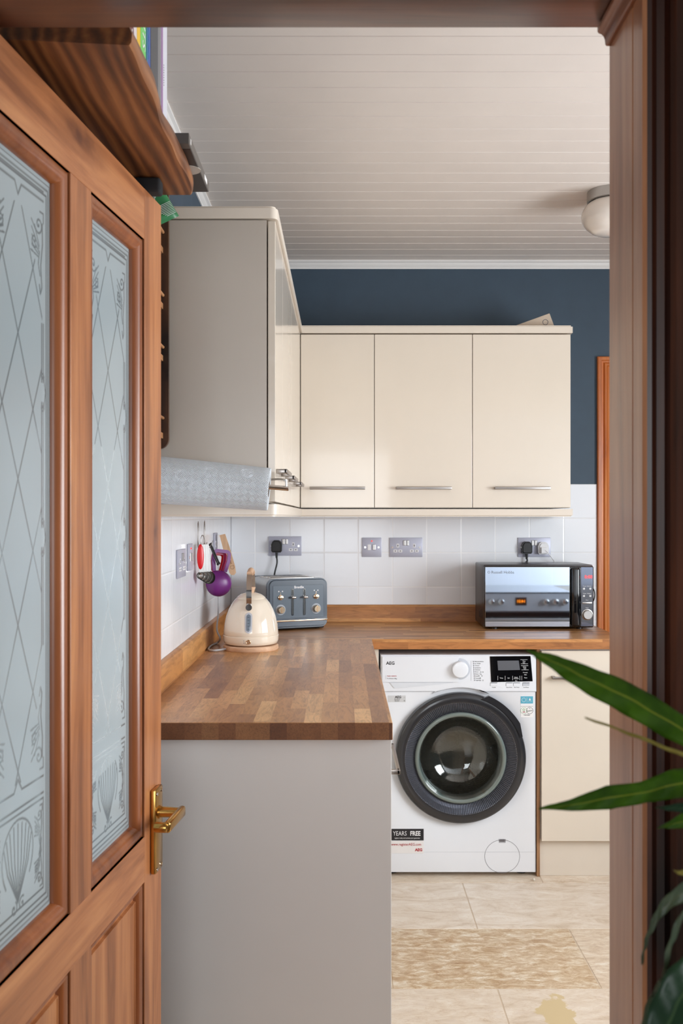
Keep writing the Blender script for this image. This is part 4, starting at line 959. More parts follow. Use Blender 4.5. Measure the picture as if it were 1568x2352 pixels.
# ------------------------------------------------------------------ sockets and switches
def socket(kind, led=False, plugged=()):
    wd_ = 0.146 if kind == 'double' else 0.086; root = thing('socket', (0, 0, 0))
    b = B(); b.box(-wd_/2, wd_/2, -0.006, -0.0003, -0.043, 0.043, 0.0022); b.build('face_plate', M_['plate'], root, smooth=40)
    sx = 0.0605 if kind == 'double' else 0.030
    for q in (-sx, sx):
        b = B(); b.cyl((q, -0.0055, 0), (q, -0.0075, 0), 0.0042, seg=14); b.box(q-0.0035, q+0.0035, -0.0078, -0.0074, -0.0004, 0.0004); b.build('screw', M_['chrome'], root)
    if kind == 'double':
        for q in (-0.0068, 0.0068):
            b = B(); b.box(q-0.0056, q+0.0056, -0.0105, -0.005, 0.008, 0.031, 0.0012); b.build('rocker_switch', M_['chrome' if False else 'steel'], root)
        for cx_ in (-0.0365, 0.0365):
            if cx_ in plugged: continue
            b = B(); b.box(cx_-0.0055, cx_+0.0055, -0.0068, -0.0055, -0.001, 0.016, 0.002)
            for q in (-0.011, 0.011): b.box(cx_+q-0.0085, cx_+q+0.0085, -0.0068, -0.0055, -0.0225, -0.0105, 0.003)
            ins = b.build('pin_shutter', M_['white'], root)
            b = B(); b.box(cx_-0.0022, cx_+0.0022, -0.0072, -0.0067, 0.003, 0.012)
            for q in (-0.011, 0.011): b.box(cx_+q-0.0035, cx_+q+0.0035, -0.0072, -0.0067, -0.0185, -0.0145)
            b.build('pin_hole', M_['inkgrey'], ins)
    else:
        b = B(); b.box(-0.019, -0.005, -0.0078, -0.005, -0.013, 0.013, 0.001); b.build('fuse_carrier', M_['white'], root)
        b = B(); b.box(0.0035, 0.0165, -0.0105, -0.005, -0.012, 0.013, 0.0012); b.build('rocker_switch', M_['steel'], root)
        if led: b = B(); b.cyl((0, -0.005, 0.028), (0, -0.0082, 0.028), 0.003, seg=12); b.build('neon_lamp', M_['led_red'], root)
    return root
def at_back(px, py): return ((px-784)/516.0, 4.2637, E-(py-1187)/516.0)
S1 = socket('double', plugged=(-0.0365,)); S1.location = at_back(654.5, 1254); tag(S1, 'steel double socket above toaster with black plug in its left side', 'socket', 'steel wall sockets')
S2 = socket('single', led=True); S2.location = at_back(853.5, 1257); tag(S2, 'square steel fused switch with red light in middle of back wall', 'switch', 'steel wall sockets')
S3 = socket('double'); S3.location = at_back(932, 1257); tag(S3, 'empty steel double socket right of the square switch on back wall', 'socket', 'steel wall sockets')
S4 = socket('double', plugged=(-0.0365, 0.0365)); S4.location = at_back(1226, 1257); tag(S4, 'steel double socket above microwave holding black and white plugs', 'socket', 'steel wall sockets')
def at_left(o, Y, z, lb, cat='socket'): o.location = (LX+0.0003, Y, z); o.rotation_euler = (0, 0, PI/2); tag(o, lb, cat, 'steel wall sockets')
at_left(socket('double'), 2.922, E-0.142, 'steel double socket on left tiled wall, nearest the open door')
at_left(socket('single', led=True), 3.090, E-0.130, 'steel fused switch with red light on left tiled wall', 'switch')
at_left(socket('single'), 3.72, E-0.105, 'small steel outlet on left wall half hidden behind purple cups', 'switch')
def plug(mat, c, parent, white=False):
    x, y, z = c; b = B()
    pts = [(-0.023, -0.022), (-0.018, -0.028), (0.018, -0.028), (0.023, -0.022), (0.024, 0.006), (0.018, 0.020), (0.010, 0.026), (-0.010, 0.026), (-0.018, 0.020), (-0.024, 0.006)]
    b.prism([(x+a, z+q) for a, q in pts], y-0.036, y-0.007, 'y')
    bmesh.ops.bevel(b.bm, geom=[e for e in b.bm.edges if e.verts[0].co.y < y-0.03 and e.verts[1].co.y < y-0.03], offset=0.006, segments=3, affect='EDGES')
    if not white: b.cyl((x, y-0.02, z-0.026), (x, y-0.02, z-0.052), 0.0065, 0.0045, seg=12)
    return b

# ------------------------------------------------------------------ toaster
TO = (-0.232, 4.055, WZ); TR = math.radians(24)
to = thing('toaster', TO, TR, 'dark slate blue four-slot toaster standing in the corner by kettle', 'toaster')
tw, td, th = 0.262, 0.27, 0.212
def rrect(x0, x1, z0, z1, r, r2=None, n=6):
    r2 = r2 or r; out = []
    for cx_, cz_, a0, rr in ((x1-r, z1-r, 0, r), (x0+r, z1-r, PI/2, r), (x0+r2, z0+r2, PI, r2), (x1-r2, z0+r2, 1.5*PI, r2)):
        out += [(cx_+rr*math.cos(a0+PI/2*k/n), cz_+rr*math.sin(a0+PI/2*k/n)) for k in range(n+1)]
    return out
b = B(); b.prism(rrect(-tw/2+0.006, tw/2-0.006, 0.016, th-0.002, 0.030, 0.02), -td/2+0.02, td/2-0.02, 'y'); b.build('steel_shell', M_['steel'], to, smooth=40)
for sgn in (-1, 1):
    b = B(); ya, yb = (-td/2, -td/2+0.028) if sgn < 0 else (td/2-0.028, td/2)
    b.prism(rrect(-tw/2, tw/2, 0.010, th, 0.030, 0.024), ya, yb, 'y')
    bmesh.ops.bevel(b.bm, geom=[e for e in b.bm.edges if abs(e.verts[0].co.y-(ya if sgn < 0 else yb)) < 1e-4 and abs(e.verts[1].co.y-(ya if sgn < 0 else yb)) < 1e-4], offset=0.007, segments=3, affect='EDGES')
    pn = b.build('end_housing', M_['toast'], to, smooth=40)
    if sgn < 0: front = pn
yF = -td/2
b = B(); b.box(-tw/2+0.020, tw/2-0.020, yF-0.0015, yF+0.002, 0.050, th-0.028, 0.0008); b.build('front_fascia', plain('slate_fascia', srgb(84, 98, 112), 0.3, coat=0.3), front)
b = B(); b.box(-tw/2-0.001, tw/2+0.001, yF-0.002, yF+0.03, 0.036, 0.043, 0.002); b.build('trim_band', M_['rose'], front, smooth=40)
b = B(); b.box(-tw/2+0.012, tw/2-0.012, -td/2+0.01, td/2-0.01, 0.004, 0.016, 0.004)
for sx in (-0.1, 0.1):
    for sy in (-0.09, 0.09): b.cyl((sx, sy, 0.0), (sx, sy, 0.006), 0.01, seg=12)
b.build('base', M_['black'], to)
b = B(); b.text('Breville', 0.014, TY(0.002, yF-0.0019, th-0.036), bold=0.0005); b.build('logo', M_['inkwhite'], front)
for sx in (-0.026, 0.026):
    b = B(); b.prism([(sx+0.005*math.cos(a), 0.0655+0.0+0.005*math.sin(a)) for a in np.linspace(PI, 2*PI, 8)]+[(sx+0.005*math.cos(a), 0.166+0.005*math.sin(a)) for a in np.linspace(0, PI, 8)], yF-0.0042, yF-0.001, 'y'); sl = b.build('lever_slot', M_['chrome'], front, smooth=40)
    b = B(); b.box(sx-0.0022, sx+0.0022, yF-0.0047, yF-0.002, 0.066, 0.166); b.build('slot_opening', M_['black'], sl)
    b = B(); b.cyl((sx, yF-0.003, 0.136), (sx, yF-0.018, 0.136), 0.004, seg=12); b.box(sx-0.010, sx+0.010, yF-0.024, yF-0.014, 0.131, 0.141, 0.004, 3); b.build('lever_knob', M_['chrome'], sl, smooth=40)
for sx in (-0.078, 0.078):
    b = B(); MK = Matrix.Translation((sx, yF-0.0015, 0.086)) @ Matrix.Rotation(PI/2, 4, 'X')
    b.lathe([(0, 0), (0.0215, 0), (0.0215, 0.0012), (0.0165, 0.0014), (0.0165, 0.0006), (0, 0.0006)], 36, MK); b.build('dial_scale', plain('dial_scale_%d' % (sx > 0), srgb(160, 168, 178), 0.4), front, smooth=40)
    b = B(); b.lathe([(0.0145, 0.0006), (0.0145, 0.014), (0.013, 0.017), (0, 0.017)], 32, MK); b.box(sx-0.0012, sx+0.0012, yF-0.021, yF-0.0185, 0.074, 0.098); b.build('browning_dial', M_['rose'], front, smooth=40)
    b = B(); MK = Matrix.Translation((sx, yF-0.0015, 0.136)) @ Matrix.Rotation(PI/2, 4, 'X'); b.lathe([(0.0105, 0), (0.0105, 0.002), (0.008, 0.003), (0.008, 0.013), (0, 0.014)], 24, MK)
    b.box(sx-0.0006, sx+0.0006, yF-0.003, yF-0.0014, 0.147, 0.158); b.build('mode_button', M_['rose'], front, smooth=40)
    b = B()
    for q in (-0.008, 0.008): b.cyl((sx+q, yF-0.0014, 0.161), (sx+q, yF-0.0022, 0.161), 0.0028, seg=10)
    b.build('mode_icon', M_['inkwhite'], front)
b = B()
for cy in (-0.058, -0.024, 0.024, 0.058): b.box(-0.098, 0.098, cy-0.011, cy+0.011, th-0.004, th+0.001, 0.002)
sl = b.build('slot_frame', M_['chrome'], to)
b = B()
for cy in (-0.058, -0.024, 0.024, 0.058): b.box(-0.092, 0.092, cy-0.0075, cy+0.0075, th-0.002, th+0.0015)
b.build('bread_slot', M_['black'], sl)
# cord + plug (local coordinates of the rotated toaster)
TI = (Matrix.Translation(TO) @ Matrix.Rotation(TR, 4, 'Z')).inverted()
pc = (S1.location.x-0.0365, S1.location.y, S1.location.z+0.0)
b = B(); b.tube(bez([(pc[0], pc[1]-0.02, pc[2]-0.045), (pc[0]+0.002, pc[1]-0.024, pc[2]-0.075), (pc[0]-0.008, pc[1]-0.030, pc[2]-0.12), (pc[0]-0.016, pc[1]-0.028, WZ+0.16), (pc[0]-0.02, pc[1]-0.03, WZ+0.06), (pc[0]-0.0, pc[1]-0.035, WZ+0.0045)]), 0.0036, 8)
b.xf(TI); cd_ = b.build('power_cord', M_['black'], to, smooth=60)
b = plug(None, pc, None); b.xf(TI); b.build('plug', M_['black'], cd_, smooth=40)

# ------------------------------------------------------------------ kettle
KX, KY = -0.3185, 3.372
kt = thing('kettle', (KX, KY, WZ), 0, 'cream dome-shaped electric kettle with wooden trim on worktop', 'kettle')
b = B(); b.lathe([(0, 0.0), (0.094, 0.0), (0.0965, 0.003), (0.0965, 0.014), (0.093, 0.017), (0, 0.017)], 64); b.build('power_base', M_['beech'], kt, smooth=40)
bp = [(0.0, 0.020), (0.086, 0.020), (0.0935, 0.024), (0.0965, 0.034), (0.0970, 0.046), (0.0972, 0.050), (0.0955, 0.0515), (0.0965, 0.053), (0.0955, 0.068), (0.092, 0.092), (0.086, 0.118), (0.077, 0.142), (0.066, 0.162), (0.054, 0.177), (0.0525, 0.1775), (0.051, 0.176)]
b = B(); b.lathe(bp, 72); b.build('kettle_body', M_['kettle'], kt, smooth=50)
b = B(); b.lathe([(0.051, 0.1765), (0.0515, 0.180), (0.047, 0.185), (0.036, 0.193), (0.020, 0.198), (0.010, 0.199), (0, 0.199)], 56); ld = b.build('kettle_lid', M_['kettle'], kt, smooth=50)
b = B(); b.lathe([(0.010, 0.198), (0.0105, 0.201), (0.013, 0.208), (0.0165, 0.216), (0.0155, 0.218), (0, 0.2185)], 28); b.build('lid_knob', M_['beech'], ld, smooth=50)
# handle strap (arches front to back) with wooden grip
hp_ = [(0, -0.068, 0.150), (0, -0.075, 0.185), (0, -0.070, 0.225), (0, -0.052, 0.262), (0, 0.0, 0.276), (0, 0.050, 0.262), (0, 0.068, 0.225), (0, 0.074, 0.185), (0, 0.068, 0.150)]
hp_ = bez(hp_, 6); b = B()
t = bmesh.new(); R = []
for i, p in enumerate(hp_):
    q = hp_[min(i+1, len(hp_)-1)]-hp_[max(i-1, 0)]; q.normalize(); nrm = Vector((1, 0, 0)).cross(q)
    R.append([t.verts.new(p+Vector((sx*0.009, 0, 0))+nrm*sn*0.0018) for sx, sn in ((-1, -1), (1, -1), (1, 1), (-1, 1))])
for A, C in zip(R, R[1:]):
    for k in range(4): t.faces.new((A[k], A[(k+1) % 4], C[(k+1) % 4], C[k]))
t.faces.new(R[0]); t.faces.new(R[-1]); bmesh.ops.recalc_face_normals(t, faces=t.faces); b._merge(t)
for sy in (-1, 1): b.cyl((-0.0, sy*0.066, 0.150), (0.0, sy*0.082, 0.153), 0.011, seg=20)
hd = b.build('handle', M_['chrome'], kt, smooth=40)
b = B(); gp = [p for p in hp_ if p.z > 0.262]; b.tube(gp, 0.0105, 14); b.build('wooden_grip', M_['beech'], hd, smooth=50)
def slant(b, ang): return b
# gauge + switch follow the front of the dome
def onfront(z):     # radius at z
    for (r0, z0), (r1, z1) in zip(bp, bp[1:]):
        if z0 <= z <= z1 and z1 > z0: return r0+(r1-r0)*(z-z0)/(z1-z0)
    return 0.09
def strip(hw, za, zb, outw, rnd=True, n=16):
    t = bmesh.new(); L = []
    for i in range(n+1):
        z = za+(zb-za)*i/n; e = min(z-za, zb-z); w_ = hw*math.sqrt(max(0.03, 1-(1-min(1, e/hw))**2)) if rnd else hw
        r = onfront(z)+outw; row = []
        for k in range(-3, 4):
            x = w_*k/3; row.append(t.verts.new((x, -math.sqrt(max(1e-6, r*r-x*x)), z)))
        L.append(row)
    for A, C in zip(L, L[1:]):
        for k in range(6): t.faces.new((A[k], A[k+1], C[k+1], C[k]))
    b = B(); b._merge(t); return b
strip(0.0125, 0.066, 0.136, 0.0008).build('gauge_surround', M_['wmgrey'], kt, smooth=50)
strip(0.0075, 0.072, 0.130, 0.0016).build('water_gauge', plain('gauge_window', srgb(120, 134, 148), 0.1), kt, smooth=50)
b = B()
for k in range(5):
    z = 0.080+k*0.010; r = onfront(z)+0.0022; b.box(-0.003, 0.003, -r-0.0002, -r+0.0006, z-0.0005, z+0.0005)
b.build('gauge_marks', M_['ink'], kt)
z = 0.036; b = B(); MK = Matrix.Translation((0, -0.0955, z)) @ Matrix.Rotation(PI/2, 4, 'X'); b.lathe([(0.0085, 0), (0.0085, 0.002), (0.007, 0.0035), (0.005, 0.002), (0.004, 0.004), (0, 0.004)], 24, MK); b.build('switch', M_['rose'], kt, smooth=40)
b = B(); b.cyl((-0.0155, -0.095, z+0.004), (-0.0155, -0.0962, z+0.004), 0.0014, seg=8); b.cyl((-0.0155, -0.095, z-0.003), (-0.0155, -0.0962, z-0.003), 0.0014, seg=8); b.build('switch_mark', M_['inkgrey'], kt)
b = B(); b.prism([(-0.02, 0.07), (0.02, 0.07), (0.008, 0.125), (-0.008, 0.125)], 0.11, 0.15, 'z'); b.build('spout', M_['kettle'], kt)
b = B(); K0 = Vector((KX, KY, WZ))
cp = [(-0.455, 3.62, E-0.30), (-0.456, 3.55, E-0.345), (-0.450, 3.46, E-0.405), (-0.436, 3.44, WZ+0.030), (-0.452, 3.50, WZ+0.006), (-0.466, 3.42, WZ+0.0045), (-0.462, 3.33, WZ+0.0045), (-0.440, 3.30, WZ+0.0045), (-0.41, 3.315, WZ+0.006), (-0.390, 3.34, WZ+0.008)]
cp = [(-0.484, 3.71, E-0.150), (-0.470, 3.66, E-0.20)]+cp[1:]
b.tube(bez([Vector(p)-K0 for p in cp], 8), 0.0034, 8); kc = b.build('power_cord', M_['cord'], kt, smooth=60)

# ------------------------------------------------------------------ microwave
MX0, MX1, MYF, MYB = 0.588, 1.040, 3.948, 4.21; mz0, mz1 = WZ+0.009, WZ+0.262
mw = thing('microwave', ((MX0+MX1)/2, 4.07, WZ), 0, 'black microwave oven with mirrored door at right end of worktop', 'microwave')
b = B(); b.box(MX0, MX1, MYF+0.018, MYB, mz0, mz1+0.004, 0.004); cs = b.build('casing', M_['mwbody'], mw, smooth=30, off=True)
b = B()
for k in range(6): b.box(MX0-0.0004, MX0+0.001, MYF+0.05+0.018*k, MYF+0.06+0.018*k, mz0+0.03, mz0+0.075-0.004*k)
b.build('vent', M_['black'], cs, off=(mw.location))
b = B(); b.box(MX0, MX1, MYF, MYF+0.019, mz0-0.001, mz1, 0.007, 3); b.build('front_frame', M_['blackgl'], mw, smooth=40, off=True)
xd = MX0+0.352   # mirrored door edge
b = B(); b.box(MX0+0.004, xd, MYF-0.0015, MYF+0.004, mz0+0.003, mz1-0.004, 0.001); md = b.build('mirrored_door', M_['mirror'], mw, off=True)
b = B(); b.text('Russell Hobbs', 0.0165, TY(MX0+0.076, MYF-0.0019, mz1-0.026), bold=0.0001); b.tube([(MX0+0.019+0.0045*math.cos(a), MYF-0.0018, mz1-0.0255+0.0045*math.sin(a)) for a in np.linspace(0, 2*PI, 12)[:-1]], 0.0009, 5, True)
b.build('logo', plain('silver_print', srgb(120, 126, 134), 0.4), md, off=mw.location)
b = B(); b.box(xd+0.006, xd+0.040, MYF-0.020, MYF-0.001, mz0+0.004, mz1-0.006, 0.009, 3); b.build('door_handle', M_['blackgl'], mw, smooth=40, off=True)
b = B(); b.box(xd+0.046, MX1-0.004, MYF-0.0015, MYF+0.002, mz0+0.004, mz1-0.004, 0.001); cp_ = b.build('control_panel', plain('panel_mirror', srgb(110, 116, 130), 0.07, 1.0), mw, off=True)
pcx = (xd+0.046+MX1-0.004)/2
b = B(); b.text('0:00', 0.019, TY(pcx+0.006, MYF-0.0019, mz1-0.045), bold=0.0003); b.build('clock_display', M_['led_red'], cp_, off=mw.location)
b = B()
for q in (-0.013, 0.013):
    for zz in (0.093, 0.123): b.cyl((pcx+q, MYF-0.001, mz1-zz), (pcx+q, MYF-0.004, mz1-zz), 0.0045, seg=16)
b.box(pcx-0.020, pcx+0.020, MYF-0.004, MYF-0.001, mz1-0.156, mz1-0.148, 0.0012); b.build('button', M_['steel'], cp_, smooth=40, off=mw.location)
b = B(); 
for zz, s_ in ((0.083, 'Timer  Defrost'), (0.113, 'Clock  Weight'), (0.140, 'Stop'), (0.172, 'Start')): b.text(s_, 0.0055, TY(pcx, MYF-0.0018, mz1-zz))
b.build('panel_text', M_['inkwhite'], cp_, off=mw.location)
MK = Matrix.Translation((pcx, MYF-0.0015, mz1-0.200)) @ Matrix.Rotation(PI/2, 4, 'X')
b = B(); b.lathe([(0.0235, 0.0), (0.023, 0.004), (0.0195, 0.005), (0.019, 0.016), (0.017, 0.018), (0, 0.018)], 40, MK); b.build('dial', M_['steel'], cp_, smooth=40, off=mw.location)
b = B()
for sx in (MX0+0.05, MX1-0.05):
    for sy in (MYF+0.04, MYB-0.04): b.cyl((sx, sy, WZ), (sx, sy, mz0+0.001), 0.012, seg=14)
b.build('foot', M_['black'], mw, off=True)
pc = (S4.location.x-0.0365, S4.location.y, S4.location.z)
b = B(); b.tube(bez([(pc[0], pc[1]-0.02, pc[2]-0.045), (pc[0]+0.001, pc[1]-0.022, pc[2]-0.062), (pc[0]-0.016, pc[1]-0.024, pc[2]-0.082), (pc[0]-0.024, pc[1]-0.024, WZ+0.16), (pc[0]-0.02, pc[1]-0.028, WZ+0.09)]), 0.0038, 8); cdm = b.build('power_cord', M_['black'], mw, smooth=60, off=True)
b = plug(None, pc, None); b.build('plug', M_['black'], cdm, smooth=40, off=mw.location)
b = B(); b.tube(bez([(MX1-0.006, 4.0, mz1-0.085), (MX1+0.012, 4.0, mz1-0.10), (MX1+0.017, 4.0, mz1-0.125), (MX1+0.010, 4.0, mz1-0.15), (MX1-0.006, 4.0, mz1-0.165)]), 0.0024, 8); b.build('cord_loop', M_['black'], mw, smooth=60, off=True)
pc = (S4.location.x+0.0365, S4.location.y, S4.location.z-0.002)
wp = thing('charger', (pc[0], pc[1]-0.02, pc[2]), 0, 'white plug with thin white cable in socket above microwave', 'charger')
b = plug(None, pc, None, True); b.build('plug_body', M_['white'], wp, smooth=40, off=True)
b = B(); b.box(pc[0]-0.014, pc[0]+0.014, pc[1]-0.046, pc[1]-0.034, pc[2]-0.024, pc[2]+0.004, 0.003); b.build('usb_adapter', M_['white'], wp, off=True)
b = B(); b.tube(bez([(pc[0]+0.004, pc[1]-0.046, pc[2]-0.010), (pc[0]+0.014, pc[1]-0.048, pc[2]-0.018), (pc[0]+0.034, pc[1]-0.040, pc[2]-0.045), (pc[0]+0.050, pc[1]-0.026, pc[2]-0.072), (pc[0]+0.055, pc[1]-0.024, pc[2]-0.16), (pc[0]+0.05, pc[1]-0.024, WZ+0.09)]), 0.0017, 6); b.build('cable', M_['white'], wp, smooth=60, off=True)

# ------------------------------------------------------------------ kitchen roll on its holder
RA = Vector((-0.452, 2.332, E+0.0905)); RBv = Vector((-0.1765, 2.338, E+0.067))
ax = (RBv-RA).normalized(); L = (RBv-RA).length
kr = thing('paper_towel_roll', RA, 0, 'white embossed paper towel roll hanging under end of wall cupboard', 'paper towel')
def roll_mat():
    a = N('embossed_paper'); c = a.coord((1, 1, 1))
    sp = a.n('ShaderNodeSeparateXYZ'); a.l(c, sp.inputs[0])
    # unroll: u along x, v = arc length
    v = a.math('MULTIPLY', a.math('ARCTAN2', sp.outputs[1], sp.outputs[2]), 0.056); u = sp.outputs[0]
    p = a.math('MULTIPLY', a.math('ADD', u, v), 1/0.0185); q = a.math('MULTIPLY', a.math('SUBTRACT', u, v), 1/0.0185)
    chk = a.math('MODULO', a.math('ABSOLUTE', a.math('ADD', a.math('FLOOR', p), a.math('FLOOR', q))), 2.0)
    s1 = a.math('SINE', a.math('MULTIPLY', p, 2*PI*4)); s2 = a.math('SINE', a.math('MULTIPLY', q, 2*PI*4))
    mixv = a.math('ADD', a.math('MULTIPLY', s1, chk), a.math('MULTIPLY', s2, a.math('SUBTRACT', 1.0, chk)))
    a.bump(mixv, 1.0, 0.0011); a.setp(Base_Color=srgb(236, 243, 250), Roughness=0.85); return a.m
def kx_frame():
    z = Vector((0, 0, 1)); y = z.cross(ax).normalized(); zz = ax.cross(y)
    return Matrix((ax, y, zz)).transposed().to_4x4()
KF = kx_frame()
MR = KF @ Matrix.Rotation(PI/2, 4, 'Y')
rm = roll_mat(); r0, r1 = 0.0575, 0.0520
b = B(); n = 20
b.lathe([(0.019, 0.001), (r0-0.001, 0.0), (r0, 0.002)]+[(r0+(r1-r0)*(i/n)**1.2, 0.002+(L-0.004)*i/n) for i in range(1, n+1)]+[(r1-0.001, L), (0.019, L-0.001), (0.019, 0.001)], 72, Matrix.Rotation(PI/2, 4, 'Y'))
o = b.build('paper_sheets', rm, kr, smooth=50); o.rotation_euler = KF.to_euler()
b = B(); b.lathe([(0.0185, 0.0), (0.0185, L), (0.0165, L), (0.0165, 0.0)], 32, Matrix.Rotation(PI/2, 4, 'Y')); o = b.build('cardboard_core', plain('cardboard', srgb(150, 138, 130), 0.8), kr, smooth=40); o.rotation_euler = KF.to_euler()
# embossed medallions wrapped on the roll
b = B(); 
for (u, ph) in ((0.070, -75), (0.135, -58), (0.105, -103), (0.190, -96), (0.222, -50)):
    t = B(); t.text('Blitz', 0.013, Matrix.Rotation(0.5, 4, 'Z'), ext=0.0002)
    for rr in (0.0155, 0.012): t.tube([(rr*math.cos(a), rr*math.sin(a)*0.9, 0) for a in np.linspace(0.4, 2*PI-0.3, 26)], 0.0006, 5)
    for vv in t.bm.verts:
        x, y, zz = vv.co; rad = r0+(r1-r0)*((u+x)/L)+0.0001+zz*0.8; an = math.radians(ph)+y/0.056*1.0
        # facing -Y when an = -90deg ; y up -> towards top
        th_ = math.radians(180+0)+(-(ph+90))*0  # noqa
        a2 = math.radians(180)-0.0
        g = -PI/2; phi = y/0.056+math.radians(ph+90)
        vv.co = (u+x, -rad*math.cos(phi), rad*math.sin(phi))
    b.merge(t)
o = b.build('embossed_emblem', plain('emboss_paper', srgb(230, 237, 245), 0.8), kr, smooth=60); o.rotation_euler = KF.to_euler()
hd_ = thing('towel_holder', (-0.13, 2.36, E+0.06), 0, 'chrome rail running through the paper towel roll', 'towel holder')
p0 = RA-ax*0.02-Vector((0, 0, 0.0)); p1 = RBv+ax*0.048; up_ = Vector((0, 0, 0.0))
zsh = Vector((0, 0, 0.012))
b = B(); b.cyl(p0+zsh*0.3, p1+zsh*0.5, 0.0058, seg=20, bev=0.001); b.build('rail', M_['chrome'], hd_, smooth=40, off=True)
b = B(); q = p1+zsh*0.5-ax*0.006; b.cyl(q, q+Vector((0, 0, 0.020)), 0.0028, seg=12); b.tube(bez([q+Vector((0, 0, 0.020)), q+Vector((-0.02, 0.04, 0.024)), q+Vector((-0.055, 0.0945, 0.024))], 6), 0.0028, 10); b.build('bracket', M_['chrome'], hd_, smooth=40, off=True)

# ------------------------------------------------------------------ hooks and hanging utensils on left wall
def hook(Y, z, lb):
    x = LX+0.006; r = thing('wall_hook', (LX+0.001, Y, z-0.09), 0, lb, 'hook', 'wire wall hooks')
    b = B(); loop = [(x, Y+0.013*math.sin(a), z-0.045+0.045*math.cos(a)) for a in np.linspace(-0.15, 2*PI-0.4, 24)]
    b.tube(loop, 0.0014, 8); b.build('wire_loop', M_['handle'], r, smooth=60, off=True)
    b = B(); b.tube(bez([(x, Y, z-0.088), (x+0.010, Y, z-0.096), (x+0.020, Y, z-0.092), (x+0.030, Y, z-0.070)]), 0.0014, 8); b.build('hook_arm', M_['handle'], r, smooth=60, off=True); return r
HY1, HY2 = 3.25, 3.40
hook(HY1, E-0.016, 'thin wire hook on left tiles holding the measuring spoons'); hook(HY2, E-0.014, 'thin wire hook on left tiles holding the purple measuring cups')
# measuring spoons
def spoon(k, x, Y, zt, Lh, rb_, lb, red=False):
    r = thing('measuring_spoon', (x, Y, zt), 0, lb, 'measuring spoon', 'measuring spoons on one ring')
    b = B(); b.box(-0.0008, 0.0008, -0.006, 0.006, -Lh, -0.004, 0.0005); b.build('handle', M_['steel'], r)
    if red:
        b = B(); t = bmesh.new(); bmesh.ops.create_uvsphere(t, u_segments=20, v_segments=14, radius=1); bmesh.ops.scale(t, vec=(0.004, 0.012, 0.042), verts=t.verts); b._merge(t, Matrix.Translation((0.002, 0, -0.045))); b.build('grip', M_['red'], r, smooth=60)
    b = B(); MB = Matrix.Translation((0.0, 0, -Lh-rb_+0.003)) @ Matrix.Rotation(PI/2, 4, 'Y')
    pr_ = [(rb_, 0.004), (rb_*0.97, 0.0)]+[(rb_*math.cos(a), -rb_*0.62*math.sin(a)) for a in np.linspace(0.15, PI/2, 8)]
    b.lathe(pr_, 32, MB @ Matrix.Rotation(0.0, 4, 'Z')); b.lathe([(r_*0.94 if r_ > 0 else 0, z_+0.0012) for r_, z_ in pr_], 32, MB); b.build('bowl', M_['steel'], r, smooth=60); return r
sx0 = -0.470
for k, (rb_, lb) in enumerate(((0.0215, 'largest steel measuring spoon, hanging behind the other three'), (0.0185, 'second largest steel measuring spoon in the hanging bunch'),
                               (0.0155, 'third steel measuring spoon in the hanging bunch'), (0.0125, 'smallest steel measuring spoon, red grip, foremost of the hanging bunch'))):
    q_ = 3-k
    s_ = spoon(k, sx0+0.006*q_, 3.19+0.010*q_, E-0.088, 0.098, rb_, lb, k == 3); s_.rotation_euler = (math.radians(1.0*q_), 0, math.radians(-66))
b = B(); b.tube([(-0.468+0.004*math.cos(a), 3.225+0.012*math.cos(a), E-0.082+0.020*math.sin(a)) for a in np.linspace(0, 2*PI, 22)[:-1]], 0.0012, 6, True)
tag(b.build('key_ring', M_['handle'], smooth=60), 'small metal ring gathering the measuring spoons under the left hook', 'ring')
# measuring cups: U shaped handle and round bowl seen from the outside
def cup(x, Y, z, R_, hw, hh, mat, lb, tilt):
    r = thing('measuring_cup', (x, Y, z), 0, lb, 'measuring cup', 'nested measuring cups')
    b = B(); path = [(0, -hw*0.72, 0.0)]+[(0, -hw, hh*0.55)]+[(0, -hw+0.012+(-0.012)*math.cos(a), hh-0.012+0.012*math.sin(a)) for a in np.linspace(0, PI/2, 5)]
    path += [(0, -y_2, z_2) for _, y_2, z_2 in reversed(path)]
    path = [Vector(p) for p in path]
    t = bmesh.new(); Rr = []
    for i, p in enumerate(path):
        q = path[min(i+1, len(path)-1)]-path[max(i-1, 0)]; q.normalize(); nr_ = Vector((1, 0, 0)).cross(q)
        Rr.append([t.verts.new(p+Vector((sx*0.0022, 0, 0))+nr_*sn*0.0062) for sx, sn in ((-1, -1), (1, -1), (1, 1), (-1, 1))])
    for A, C in zip(Rr, Rr[1:]):
        for k in range(4): t.faces.new((A[k], A[(k+1) % 4], C[(k+1) % 4], C[k]))
    t.faces.new(Rr[0]); t.faces.new(Rr[-1]); bmesh.ops.recalc_face_normals(t, faces=t.faces); b._merge(t); b.build('handle', mat, r, smooth=40)
    b = B(); MB = Matrix.Translation((0, 0, -R_*0.92)) @ Matrix.Rotation(PI/2, 4, 'Y')
    b.lathe([(R_, -0.001), (R_, 0.003)]+[(R_*math.cos(a)**0.8 if a < PI/2-0.01 else 0, 0.003+R_*0.72*math.sin(a)) for a in np.linspace(0.05, PI/2, 12)], 44, MB); b.build('bowl', mat, r, smooth=60)
    r.rotation_euler = tilt; return r
CY = HY2+0.04; tl = (math.radians(-7), 0, math.radians(-62))
cup(-0.452, CY+0.030, E-0.196, 0.030, 0.019, 0.062, M_['red'], 'red measuring cup, innermost of the hanging nested cups', tl)
cup(-0.447, CY+0.016, E-0.196, 0.037, 0.023, 0.066, M_['magenta'], 'crimson measuring cup between the red and purple ones', tl)
cup(-0.437, CY, E-0.196, 0.047, 0.029, 0.073, M_['purple'], 'large purple measuring cup, outermost of the hanging nested cups', tl)
